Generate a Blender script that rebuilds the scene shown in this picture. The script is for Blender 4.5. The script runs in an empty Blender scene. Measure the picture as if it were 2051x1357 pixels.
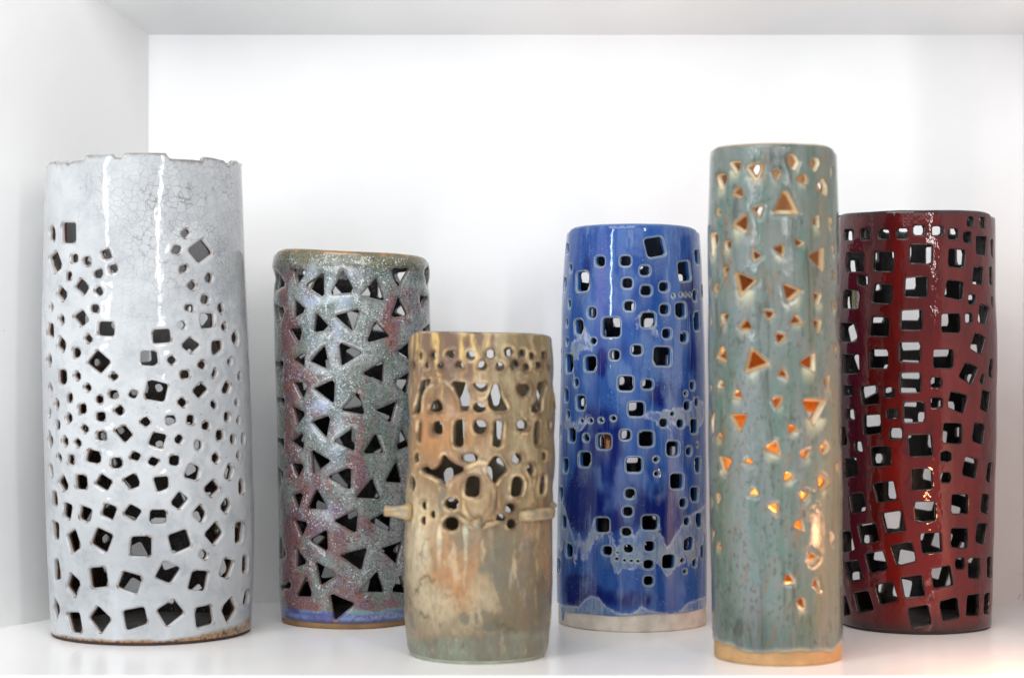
import bpy, math, random
import numpy as np
from mathutils import Vector
from mathutils.geometry import delaunay_2d_cdt

S = bpy.context.scene
COL = S.collection
R = math.radians
random.seed(7)

# ---------------------------------------------------------------- camera, world, lamps, exposure
FPX, CX, HY, CAMH = 4300.0, 1025.5, 650.0, 0.268        # focal length (px of the 2051 px photograph), centre, horizon row, lens height
cam_d = bpy.data.cameras.new('camera')
cam = bpy.data.objects.new('camera', cam_d)
COL.objects.link(cam)
cam.location = (0, 0, CAMH)
cam.rotation_euler = (R(90), 0, 0)
cam_d.sensor_width = 36.0
cam_d.lens = 36.0 * FPX / 2051.0
cam_d.shift_y = (HY - 678.5) / 2051.0
cam_d.clip_start, cam_d.clip_end = 0.05, 100.0
cam_d.dof.use_dof = True
cam_d.dof.focus_distance = 1.90
cam_d.dof.aperture_fstop = 4.2
S.camera = cam

S.view_settings.view_transform = 'Standard'
S.view_settings.look = 'None'
S.view_settings.exposure = -0.07
S.view_settings.gamma = 1.0

world = bpy.data.worlds.new('World')
S.world = world
world.use_nodes = True
world.node_tree.nodes['Background'].inputs[0].default_value = (0.96, 0.98, 1.0, 1)
world.node_tree.nodes['Background'].inputs[1].default_value = 0.55

def area(name, loc, target, sx, sy, watts, col):
    d = bpy.data.lights.new(name, 'AREA')
    d.shape = 'RECTANGLE'; d.size = sx; d.size_y = sy
    d.energy = watts; d.color = col
    o = bpy.data.objects.new(name, d)
    COL.objects.link(o)
    o.location = loc
    o.rotation_euler = (Vector(target) - Vector(loc)).to_track_quat('-Z', 'Y').to_euler()
    return o

def point(name, loc, watts, col, rad):
    d = bpy.data.lights.new(name, 'POINT')
    d.energy = watts; d.color = col; d.shadow_soft_size = rad
    o = bpy.data.objects.new(name, d)
    COL.objects.link(o)
    o.location = loc
    return o

# the room's two tall windows and three added fill lights in front of the niche
area('window_light_cool', (-1.75, -0.35, 1.02), (-0.05, 1.85, 0.3), 0.13, 1.5, 18, (0.78, 0.89, 1.0))
area('window_light_right', (1.02, -0.80, 1.14), (0.1, 1.85, 0.3), 0.13, 1.4, 15, (1.0, 0.98, 0.96))
area('front_fill_light', (-0.30, -0.9, 1.35), (-0.10, 1.95, 0.2), 2.4, 0.9, 10, (1.0, 0.99, 0.975))  # added frontal fill, lifts the walls
area('overhead_fill_light', (-0.45, 0.85, 1.55), (-0.10, 1.95, 0.05), 1.3, 0.9, 19.5, (1.0, 0.99, 0.98))  # added fill from above, lifts shelf and walls
area('low_fill_light', (-0.55, 0.60, -0.95), (-0.20, 2.0, 0.55), 1.8, 1.0, 26, (1.0, 0.985, 0.96))  # added fill from below, lifts the soffit
# a small warm lamp burns just out of frame at the shelf's right end
point('warm_lamp_light', (0.402, 1.622, 0.088), 0.75, (1.0, 0.42, 0.20), 0.013)

# ---------------------------------------------------------------- node helper
class Mat:
    def __init__(self, name):
        self.m = bpy.data.materials.new(name)
        self.m.use_nodes = True
        self.t = self.m.node_tree
        self.t.nodes.clear()
        self.out = self.n('ShaderNodeOutputMaterial')
        self.b = self.n('ShaderNodeBsdfPrincipled')
        self.t.links.new(self.b.outputs[0], self.out.inputs[0])
        self.co = self.n('ShaderNodeTexCoord').outputs['Object']
        self.h = None
    def n(self, k):
        return self.t.nodes.new(k)
    def put(self, sock, v):
        if isinstance(v, bpy.types.NodeSocket):
            self.t.links.new(v, sock)
        elif isinstance(v, (tuple, list)):
            sock.default_value = (*v, 1.0)[:4] if sock.type == 'RGBA' else v
        else:
            sock.default_value = v
    def attr(self, name):
        a = self.n('ShaderNodeAttribute'); a.attribute_name = name
        return a.outputs['Fac']
    def z(self):
        s = self.n('ShaderNodeSeparateXYZ'); self.put(s.inputs[0], self.co)
        return s.outputs[2]
    def scaled(self, sx, sy, sz, off=(0, 0, 0), rot=(0, 0, 0)):
        m = self.n('ShaderNodeMapping'); self.put(m.inputs[0], self.co)
        m.inputs['Scale'].default_value = (sx, sy, sz); m.inputs['Location'].default_value = off
        m.inputs['Rotation'].default_value = rot
        return m.outputs[0]
    def noise(self, scale, detail=3.0, rough=0.55, vec=None, dist=0.0, color=False):
        a = self.n('ShaderNodeTexNoise')
        self.put(a.inputs['Vector'], self.co if vec is None else vec)
        a.inputs['Scale'].default_value = scale; a.inputs['Detail'].default_value = detail
        a.inputs['Roughness'].default_value = rough; a.inputs['Distortion'].default_value = dist
        return a.outputs['Color' if color else 'Fac']
    def voro(self, scale, feature='F1', vec=None, rand=1.0, out='Distance'):
        a = self.n('ShaderNodeTexVoronoi'); a.feature = feature
        self.put(a.inputs['Vector'], self.co if vec is None else vec)
        a.inputs['Scale'].default_value = scale; a.inputs['Randomness'].default_value = rand
        return a.outputs[out]
    def ramp(self, f, lo, hi, a=0.0, b=1.0):
        r = self.n('ShaderNodeMapRange'); r.interpolation_type = 'SMOOTHSTEP'
        self.put(r.inputs[0], f)
        r.inputs[1].default_value = lo; r.inputs[2].default_value = hi
        r.inputs[3].default_value = a; r.inputs[4].default_value = b
        return r.outputs[0]
    def mix(self, f, a, b, mode='MIX'):
        m = self.n('ShaderNodeMix'); m.data_type = 'RGBA'; m.blend_type = mode
        self.put(m.inputs[0], f); self.put(m.inputs[6], a); self.put(m.inputs[7], b)
        return m.outputs[2]
    def op(self, k, a, b=0.0):
        m = self.n('ShaderNodeMath'); m.operation = k; m.use_clamp = False
        self.put(m.inputs[0], a); self.put(m.inputs[1], b)
        return m.outputs[0]
    def mul(self, a, b): return self.op('MULTIPLY', a, b)
    def add(self, a, b): return self.op('ADD', a, b)
    def sub(self, a, b): return self.op('SUBTRACT', a, b)
    def warp(self, amp, scale, vec=None):
        nz = self.noise(scale, 2.0, 0.5, vec, color=True)
        a = self.n('ShaderNodeVectorMath'); a.operation = 'MULTIPLY_ADD'
        self.put(a.inputs[0], nz); a.inputs[1].default_value = (amp, amp, amp)
        self.put(a.inputs[2], self.co if vec is None else vec)
        return a.outputs[0]
    def bump(self, height, strength, dist):
        b = self.n('ShaderNodeBump'); self.put(b.inputs['Strength'], strength)
        b.inputs['Distance'].default_value = dist
        self.put(b.inputs['Height'], height)
        if self.h is not None:
            self.t.links.new(self.h, b.inputs['Normal'])
        self.h = b.outputs[0]
    def done(self, color, rough=0.3, spec=0.5, coat=0.0, coat_rough=0.03):
        self.put(self.b.inputs['Base Color'], color)
        self.put(self.b.inputs['Roughness'], rough)
        self.b.inputs['Specular IOR Level'].default_value = spec
        self.put(self.b.inputs['Coat Weight'], coat)
        self.b.inputs['Coat Roughness'].default_value = coat_rough
        if self.h is not None:
            self.t.links.new(self.h, self.b.inputs['Normal'])
        return self.m

# ---------------------------------------------------------------- mesh helpers
def mesh_object(name, verts, faces, mat, parent=None, smooth=True):
    me = bpy.data.meshes.new(name)
    me.from_pydata([tuple(v) for v in verts], [], [tuple(int(i) for i in f) for f in faces])
    me.materials.append(mat)
    if smooth:
        me.polygons.foreach_set('use_smooth', [True] * len(me.polygons))
    me.update()
    o = bpy.data.objects.new(name, me)
    COL.objects.link(o)
    if parent is not None:
        o.parent = parent
    return o

def lathe(name, prof, mat, parent, closed=True, n=144, ox=0.0, smooth=True):
    v, f = [], []
    m = len(prof)
    for i in range(n):
        a = 2 * math.pi * i / n
        for r, z in prof:
            v.append((ox + r * math.sin(a), -r * math.cos(a), z))
    for i in range(n):
        j = (i + 1) % n
        for k in range(m if closed else m - 1):
            l = (k + 1) % m
            f.append((i * m + k, j * m + k, j * m + l, i * m + l))
    return mesh_object(name, v, f, mat, parent, smooth)

def seg_dist(P, poly):
    A = poly; B = np.roll(poly, -1, axis=0)
    d = B - A
    L = (d * d).sum(1) + 1e-18
    w = P[:, None, :] - A[None]
    t = np.clip((w * d[None]).sum(2) / L[None], 0, 1)
    q = w - t[..., None] * d[None]
    return np.sqrt((q * q).sum(2)).min(1)

def inside(P, poly):
    x, y = P[:, 0][:, None], P[:, 1][:, None]
    A = poly; B = np.roll(poly, -1, axis=0)
    c = ((A[:, 1] > y) != (B[:, 1] > y)) & (x < (B[:, 0] - A[:, 0]) * (y - A[:, 1]) / (B[:, 1] - A[:, 1] + 1e-18) + A[:, 0])
    return (c.sum(1) % 2) == 1

def poly_area(p):
    q = np.roll(p, -1, axis=0)
    return 0.5 * float((p[:, 0] * q[:, 1] - q[:, 0] * p[:, 1]).sum())

def rounded(p, rad, maxlen=0.003):
    if poly_area(p) < 0:
        p = p[::-1]
    p = p[np.linalg.norm(p - np.roll(p, 1, axis=0), axis=1) > 2e-5]
    n = len(p); out = []
    if n < 3:
        return np.zeros((3, 2))
    for i in range(n):
        a, b, c = p[i - 1], p[i], p[(i + 1) % n]
        la, lc = np.linalg.norm(a - b), np.linalg.norm(c - b)
        k = min(rad, 0.42 * la, 0.42 * lc)
        p0 = b + (a - b) / la * k; p2 = b + (c - b) / lc * k
        for t in (0.0, 0.33, 0.67, 1.0):
            out.append((1 - t) ** 2 * p0 + 2 * t * (1 - t) * b + t * t * p2)
    out = np.array(out); res = []
    for i in range(len(out)):
        a, b = out[i], out[(i + 1) % len(out)]
        l = np.linalg.norm(b - a)
        if l < 1e-6:
            continue
        m = max(1, int(math.ceil(l / maxlen)))
        for k in range(m):
            res.append(a + (b - a) * k / m)
    return np.array(res)

def normals(p):
    e = np.roll(p, -1, axis=0) - p
    ne = np.stack([e[:, 1], -e[:, 0]], 1)
    ne /= np.linalg.norm(ne, axis=1)[:, None] + 1e-12
    n = ne + np.roll(ne, 1, axis=0)
    return n / (np.linalg.norm(n, axis=1)[:, None] + 1e-12)

class Shell:
    """A hand-thrown tube: its outline, openings and rim are measured in the photograph and set on a real cylinder at its own distance."""
    def __init__(self, Zc, prof, rim, wob, seed, wall=0.005, foot=0.0):
        self.Zc, self.t, self.foot = Zc, wall, foot
        p = np.array(prof, float)
        z = (HY - p[:, 0]) * Zc / FPX + CAMH
        xl, xr = (p[:, 1] - CX) * Zc / FPX, (p[:, 2] - CX) * Zc / FPX
        o = np.argsort(z)
        self.pz, self.pr, self.px = z[o], ((xr - xl) / 2)[o], ((xr + xl) / 2)[o]
        self.X0 = float(np.interp(0.0, self.pz, self.px))
        self.px = self.px - self.X0
        self.Rr = float(self.pr.mean())
        rs = np.random.RandomState(seed)
        self.waves = [(wob * rs.uniform(.4, 1) / (1 + .25 * k), int(rs.randint(1, 4 + k)), rs.uniform(8, 30 + 14 * k), rs.uniform(0, 6.28)) for k in range(7)]
        self.extra = None
        th, zz = self.surf(np.array(rim, float))
        self.rim_t, self.rim_z = th, zz
        self.th0 = -1.93
    def rad(self, z):
        return np.interp(z, self.pz, self.pr)
    def off(self, z):
        return np.interp(z, self.pz, self.px)
    def surf(self, q):
        Z = np.full(len(q), self.Zc)
        for _ in range(8):
            z = CAMH + (HY - q[:, 1]) / FPX * Z
            x = (q[:, 0] - CX) / FPX * Z
            r = self.rad(z)
            u = np.clip((x - self.X0 - self.off(z)) / r, -0.995, 0.995)
            Z = self.Zc - r * np.sqrt(1 - u * u)
        return np.arcsin(u), z
    def ztop(self, th):
        th = np.asarray(th, float)
        t = np.where(th > math.pi / 2, math.pi - th, th)
        t = np.where(t < -math.pi / 2, -math.pi - t, t)
        o = np.argsort(self.rim_t)
        return np.interp(t, self.rim_t[o], self.rim_z[o])
    def zbot(self, th):
        th = np.asarray(th, float)
        if callable(self.foot):
            return self.foot(th)
        return np.full(th.shape, float(self.foot))
    def disp(self, th, z):
        d = np.zeros_like(th)
        for a, n, k, p in self.waves:
            d = d + a * np.sin(n * th + k * z + p)
        if self.extra is not None:
            d = d + self.extra(th, z)
        return d
    def pos(self, s, z, depth):
        th = s / self.Rr
        r = self.rad(z) + self.disp(th, z) - depth
        return np.stack([self.off(z) + r * np.sin(th), -r * np.cos(th), z], 1)
    def trace(self, panels, zoom=5.0024):
        res = []
        for ox, oy, txt in panels:
            for it in txt.replace('\n', '').split(';'):
                tk = it.split()
                if tk[0] == 'e':
                    cx, cy, rx, ry = map(float, tk[1:])
                    a = np.linspace(0, 2 * math.pi, 18, endpoint=False)
                    q = np.stack([cx + rx * np.cos(a), cy + ry * np.sin(a)], 1)
                elif tk[0] == 'r':
                    x0, y0, x1, y1 = map(float, tk[1:])
                    q = np.array([(x0, y0), (x1, y0), (x1, y1), (x0, y1)])
                else:
                    q = np.array(list(map(float, tk))).reshape(-1, 2)
                th, z = self.surf(np.array((ox, oy)) + q / zoom)
                res.append((np.stack([th * self.Rr, z], 1), tk[0] == 'e'))
        return res
    def blobs(self, lst):
        """soft patches of glaze colour, some with sheen painted in, placed where the photograph has them: (x, y, rx, ry, amount) in photograph px"""
        k = self.Zc / FPX
        L = []
        for x, y, rx, ry, a in lst:
            th, z = self.surf(np.array([(x, y)], float))
            L.append((th[0], z[0], rx * k / max(.35, math.cos(th[0])), ry * k, a))
        def f(s, z):
            th = s / self.Rr
            v = np.zeros_like(s)
            for t0, z0, rx, ry, a in L:
                dt = (th - t0 + math.pi) % (2 * math.pi) - math.pi
                v += a * np.exp(-((dt * self.Rr / rx) ** 2 + ((z - z0) / ry) ** 2))
            return v
        return f
    def build(self, root, panels, mat, rounding, e=0.0011, inner=0.0, cone=0.0, grid=0.0021, masks=None, drip_len=1.6, lip=0.35, rim_w=0.0012, ridge=0.0, ridge_at=0.002, ridge_w=0.0018, grow=1.0, shift=(0.0, 0.0)):
        Rr, t = self.Rr, self.t
        rs = np.random.RandomState(3)
        front = [(p.mean(0) + (p - p.mean(0)) * grow, c) for p, c in self.trace(panels)]
        S0, S1 = self.th0 * Rr, (self.th0 + 2 * math.pi) * Rr
        cand = [(p, c, False) for p, c in front]
        for p, c in front:
            if abs(p[:, 0].mean() / Rr) < 1.22:
                q = p + np.array((math.pi * Rr + shift[0], shift[1]))
                cand.append((q, c, True))
        holes = []
        for p, c, back in cand:
            cut = rounded(p, rounding * (3 if c else 1))
            if abs(poly_area(cut)) < 1.2e-6:
                continue
            s0, s1, z0, z1 = cut[:, 0].min(), cut[:, 0].max(), cut[:, 1].min(), cut[:, 1].max()
            ct = cut[:, 0] / Rr
            if s0 < S0 + 0.003 or s1 > S1 - 0.003 or (z1 > self.ztop(ct) - 0.003).any() or (z0 < self.zbot(ct) + 0.002).any():
                continue
            lim = 9.0
            for h in holes:
                b = h['bb']
                if s0 - 0.004 > b[1] or s1 + 0.004 < b[0] or z0 - 0.004 > b[3] or z1 + 0.004 < b[2]:
                    continue
                d = float(seg_dist(cut, h['cut']).min())
                if inside(cut[:1], h['cut'])[0] or inside(h['cut'][:1], cut)[0] or inside(cut, h['cut']).any():
                    d = 0
                if d < lim:
                    lim = d
                h['near'] = min(h['near'], d) if d > 0.0009 else h['near']
            if lim < (0.0022 if back else 0.0009):
                continue
            holes.append(dict(cut=cut, bb=(s0, s1, z0, z1), near=lim, back=back))
        pts, edges = [], []
        nb = int(2 * math.pi * Rr / 0.0015)
        th = np.linspace(self.th0, self.th0 + 2 * math.pi, nb + 1)
        zb, zt = self.zbot(th), self.ztop(th)
        zt[-1] = zt[0]; zb[-1] = zb[0]
        base = list(zip(th * Rr, zb)); top = list(zip(th * Rr, zt))
        nz = int((zt[0] - zb[0]) / 0.003)
        zs = np.linspace(zb[0], zt[0], nz + 1)[1:-1]
        pts += base; i_top = len(pts); pts += top
        i_l = len(pts); pts += [(S0, z) for z in zs]
        i_r = len(pts); pts += [(S1, z) for z in zs]
        edges += [(i, i + 1) for i in range(nb)] + [(i_top + i, i_top + i + 1) for i in range(nb)]
        L = [0] + list(range(i_l, i_l + len(zs))) + [i_top]
        Rg = [nb] + list(range(i_r, i_r + len(zs))) + [i_top + nb]
        edges += list(zip(L[:-1], L[1:])) + list(zip(Rg[:-1], Rg[1:]))
        merge = dict(zip(Rg, L))
        owner = [-1] * len(pts)
        for k, h in enumerate(holes):
            h['e'] = min(e, 0.4 * h['near'])
            h['n'] = normals(h['cut'])
            ring = h['cut'] + h['n'] * h['e']
            h['ring'] = ring; h['i0'] = len(pts)
            pts += [tuple(q) for q in ring]
            m = len(ring)
            edges += [(h['i0'] + i, h['i0'] + (i + 1) % m) for i in range(m)]
            owner += [k] * m
        ncon = len(pts)
        # free points: a jittered grid and two collars round each opening
        free = []
        row = 0
        zmin, zmax = zb.min(), zt.max()
        z = zmin + grid * 0.7
        while z < zmax:
            ss = np.arange(S0 + grid * (0.6 + 0.5 * (row % 2)), S1 - grid * 0.5, grid)
            free.append(np.stack([ss, np.full(len(ss), z)], 1)); z += grid * 0.87; row += 1
        free = np.concatenate(free)
        free += rs.uniform(-.18, .18, free.shape) * grid
        tf = free[:, 0] / Rr
        free = free[(free[:, 1] > self.zbot(tf) + grid * .5) & (free[:, 1] < self.ztop(tf) - grid * .5)]
        dist = np.full(len(free), 1.0); ins = np.zeros(len(free), bool)
        for h in holes:
            b = h['bb']; pad = 0.005
            ix = np.where((free[:, 0] > b[0] - pad) & (free[:, 0] < b[1] + pad) & (free[:, 1] > b[2] - pad) & (free[:, 1] < b[3] + pad))[0]
            if len(ix) == 0: continue
            dist[ix] = np.minimum(dist[ix], seg_dist(free[ix], h['ring']))
            ins[ix] |= inside(free[ix], h['ring'])
        col = []
        for k, h in enumerate(holes):
            for o_, need in ((0.0008, 0.0030), (0.0019, 0.0060)):
                if h['near'] < need: continue
                c = h['ring'] + h['n'] * o_
                ok = np.ones(len(c), bool)
                for j, g in enumerate(holes):
                    b, a = g['bb'], h['bb']
                    if a[0] - .007 > b[1] or a[1] + .007 < b[0] or a[2] - .007 > b[3] or a[3] + .007 < b[2]: continue
                    ok &= (seg_dist(c, g['ring']) > (o_ * .93 if j == k else 0.0011)) & ~inside(c, g['ring'])
                tc = c[:, 0] / Rr
                ok &= (c[:, 1] > self.zbot(tc) + .0015) & (c[:, 1] < self.ztop(tc) - .0015) & (c[:, 0] > S0 + .0015) & (c[:, 0] < S1 - .0015)
                col.append(c[ok])
                h['clear'] = o_ + 0.0007
        clear = np.full(len(free), 0.0)
        for h in holes:
            b = h['bb']; pad = 0.005
            ix = np.where((free[:, 0] > b[0] - pad) & (free[:, 0] < b[1] + pad) & (free[:, 1] > b[2] - pad) & (free[:, 1] < b[3] + pad))[0]
            if len(ix):
                clear[ix] = np.maximum(clear[ix], np.where(seg_dist(free[ix], h['ring']) < h.get('clear', 0), 1, 0))
        free = free[(~ins) & (dist > grid * .55) & (clear < .5)]
        if col:
            free = np.concatenate([free] + col)
        allp = np.concatenate([np.array(pts), free])
        vo, eo, fo, ov, _, _ = delaunay_2d_cdt([Vector(p) for p in allp], edges, [], 0, 1e-7, True)
        src = [o[0] if o else -1 for o in ov]
        vo2 = np.array([(v[0], v[1]) for v in vo])
        tri = np.array([f for f in fo if len(f) == 3])
        con = np.array([1 if (0 <= s < ncon) else 0 for s in src])
        chk = np.where(con[tri].sum(1) == 3)[0]
        cen = vo2[tri[chk]].mean(1)
        drop = (cen[:, 1] > self.ztop(cen[:, 0] / Rr)) | (cen[:, 1] < self.zbot(cen[:, 0] / Rr))
        # rows of boundary points give exact top/bottom lines
        drop = (cen[:, 1] > np.interp(cen[:, 0], th * Rr, zt)) | (cen[:, 1] < np.interp(cen[:, 0], th * Rr, zb))
        for h in holes:
            b = h['bb']
            ix = np.where((cen[:, 0] > b[0]) & (cen[:, 0] < b[1]) & (cen[:, 1] > b[2]) & (cen[:, 1] < b[3]))[0]
            if len(ix): drop[ix] |= inside(cen[ix], h['ring'])
        keep = np.ones(len(tri), bool); keep[chk[drop]] = False
        tri = tri[keep]
        back = {s: i for i, s in enumerate(src) if s >= 0}
        N = len(vo2)
        remap = np.arange(N)
        for a, b in merge.items():
            if a in back and b in back: remap[back[a]] = back[b]
        tri = remap[tri]
        sz_out = vo2.copy(); sz_in = vo2.copy()
        depth_out = np.zeros(N); depth_in = np.full(N, t)
        V_s, V_z, V_d = [sz_out[:, 0], sz_in[:, 0]], [sz_out[:, 1], sz_in[:, 1]], [depth_out, depth_in]
        rimv = [np.full(N, -1.0), np.full(N, -1.0)]
        faces = [tuple(f) for f in tri] + [tuple(f[::-1] + N) for f in tri]
        cnt = 2 * N
        for h in holes:
            m = len(h['cut']); c = h['cut'].mean(0)
            idx = [back.get(h['i0'] + i, -1) for i in range(m)]
            if min(idx) < 0: continue
            idx = [int(remap[i]) for i in idx]
            ee = h['e']
            rings = [(0.5, 0.14), (0.15, 0.5), (0.0, 1.1)]
            prev = idx
            def link(prev, cur):
                for i in range(m):
                    j = (i + 1) % m
                    faces.append((prev[i], prev[j], cur[j], cur[i]))
            for f_, g_ in rings:
                q = h['cut'] + h['n'] * ee * f_
                V_s.append(q[:, 0]); V_z.append(q[:, 1]); V_d.append(np.full(m, e * g_)); rimv.append(np.full(m, 1.0 - 0.5 * f_))
                cur = list(range(cnt, cnt + m)); cnt += m
                link(prev, cur); prev = cur
            qi = c + (h['cut'] - c) * (1 - cone)
            if cone > 0:
                qi = qi + np.array((-.22, .20)) * cone * math.sqrt(abs(poly_area(h['cut'])))
            for f_ in ((0.45, 0.72, 0.92) if cone > 0 else (0.5, 0.8, 0.93)):
                q = h['cut'] + (qi - h['cut']) * (f_ if cone > 0 else 1)
                V_s.append(q[:, 0]); V_z.append(q[:, 1]); V_d.append(np.full(m, max(e * 1.2, t * f_))); rimv.append(np.full(m, 1.0))
                cur = list(range(cnt, cnt + m)); cnt += m
                link(prev, cur); prev = cur
            qq = qi + h['n'] * ee * 0.6
            ii = [k + N for k in idx]
            V_s[1][idx] = qq[:, 0]; V_z[1][idx] = qq[:, 1]; rimv[1][idx] = 1.0; rimv[0][idx] = 1.0
            link(prev, ii)
        def close(i_start, zarr, sign, amt):
            nonlocal cnt
            ids = [int(remap[back[i_start + i]]) for i in range(nb)]
            prev = ids
            for dd, up in ((0.10, 0.55), (0.32, 0.92), (0.5, 1.0), (0.68, 0.92), (0.90, 0.55)):
                V_s.append((th * Rr)[:nb]); V_z.append(zarr[:nb] + sign * amt * up * t); V_d.append(np.full(nb, t * dd)); rimv.append(np.full(nb, 0.8))
                cur = list(range(cnt, cnt + nb)); cnt += nb
                for i in range(nb):
                    j = (i + 1) % nb
                    f = (prev[i], prev[j], cur[j], cur[i])
                    faces.append(f if sign > 0 else f[::-1])
                prev = cur
            for i in range(nb):
                j = (i + 1) % nb
                f = (prev[i], prev[j], ids[j] + N, ids[i] + N)
                faces.append(f if sign > 0 else f[::-1])
        close(i_top, zt, 1, lip)
        close(0, zb, -1, 0.12)
        s = np.concatenate(V_s); zz = np.concatenate(V_z); dd = np.concatenate(V_d); rv = np.concatenate(rimv)
        used = np.zeros(len(s), bool)
        for f in faces:
            for i in f: used[i] = True
        new = np.cumsum(used) - 1
        faces = [tuple(int(new[i]) for i in f) for f in faces]
        s, zz, dd, rv = s[used], zz[used], dd[used], rv[used]
        # glaze attributes: distance to the nearest opening, runs of glaze below openings, painted patches
        P = np.stack([s, zz], 1)
        dist = np.full(len(P), 1.0); drip = np.zeros(len(P))
        for h in holes:
            b = h['bb']; pad = 0.006
            hh = b[3] - b[2]; w = b[1] - b[0]; cx = (b[0] + b[1]) / 2
            ix = np.where((P[:, 0] > b[0] - pad) & (P[:, 0] < b[1] + pad) & (P[:, 1] > b[2] - pad) & (P[:, 1] < b[3] + pad))[0]
            if len(ix): dist[ix] = np.minimum(dist[ix], seg_dist(P[ix], h['cut']))
            below = (b[2] + 0.25 * hh - P[:, 1]) / (hh * drip_len + 0.004)
            dx = (P[:, 0] - cx) / (0.42 * w + 0.001)
            v = np.clip(1 - below, 0, 1) * np.clip((below + .05) * 12, 0, 1) * np.exp(-dx ** 4)
            drip = np.maximum(drip, v)
        xyz = self.pos(s, zz, dd - ridge * np.exp(-((dist - ridge_at) / ridge_w) ** 2) * np.clip(1 - dd / t, 0, 1))
        rim = np.exp(-dist / rim_w)
        rim = np.where(rv > 0, np.maximum(rim, rv), rim)
        at = dict(rim=rim, depth=np.clip(dd / t, 0, 1), drip=drip)
        for k, fn in (masks or {}).items():
            at[k] = fn(s, zz)
        o = mesh_object('body', xyz, faces, mat, root)
        me = o.data
        for k, a in at.items():
            A = me.attributes.new(k, 'FLOAT', 'POINT')
            A.data.foreach_set('value', np.ascontiguousarray(a, dtype=np.float32))
        self.holes = holes
        return o
    def ring(self, root, mat, name, z1, inset=0.0006, wall=None):
        w = self.t if wall is None else wall
        n = 160
        zs = [0.0, 0.0004, 0.0014] + list(np.linspace(0.003, z1, 5))
        prof = [(inset + .0012, zs[0]), (inset + .0004, zs[1])] + [(inset, z) for z in zs[2:]] + [(w - inset, z1), (w - inset, 0.0)]
        v, f = [], []
        a = np.arange(n) * 2 * math.pi / n
        for d, z in prof:
            v += [tuple(q) for q in self.pos(a * self.Rr, np.full(n, z), np.full(n, d))]
        m = len(prof)
        for k in range(m):
            l = (k + 1) % m
            for i in range(n):
                j = (i + 1) % n
                f.append((k * n + i, k * n + j, l * n + j, l * n + i))
        return mesh_object(name, v, f, mat, root)

def thing(name, label, cat, loc, group=None):
    o = bpy.data.objects.new(name, None)
    o.empty_display_size = 0.05
    COL.objects.link(o)
    o.location = loc
    o['label'] = label; o['category'] = cat
    if group: o['group'] = group
    return o
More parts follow.
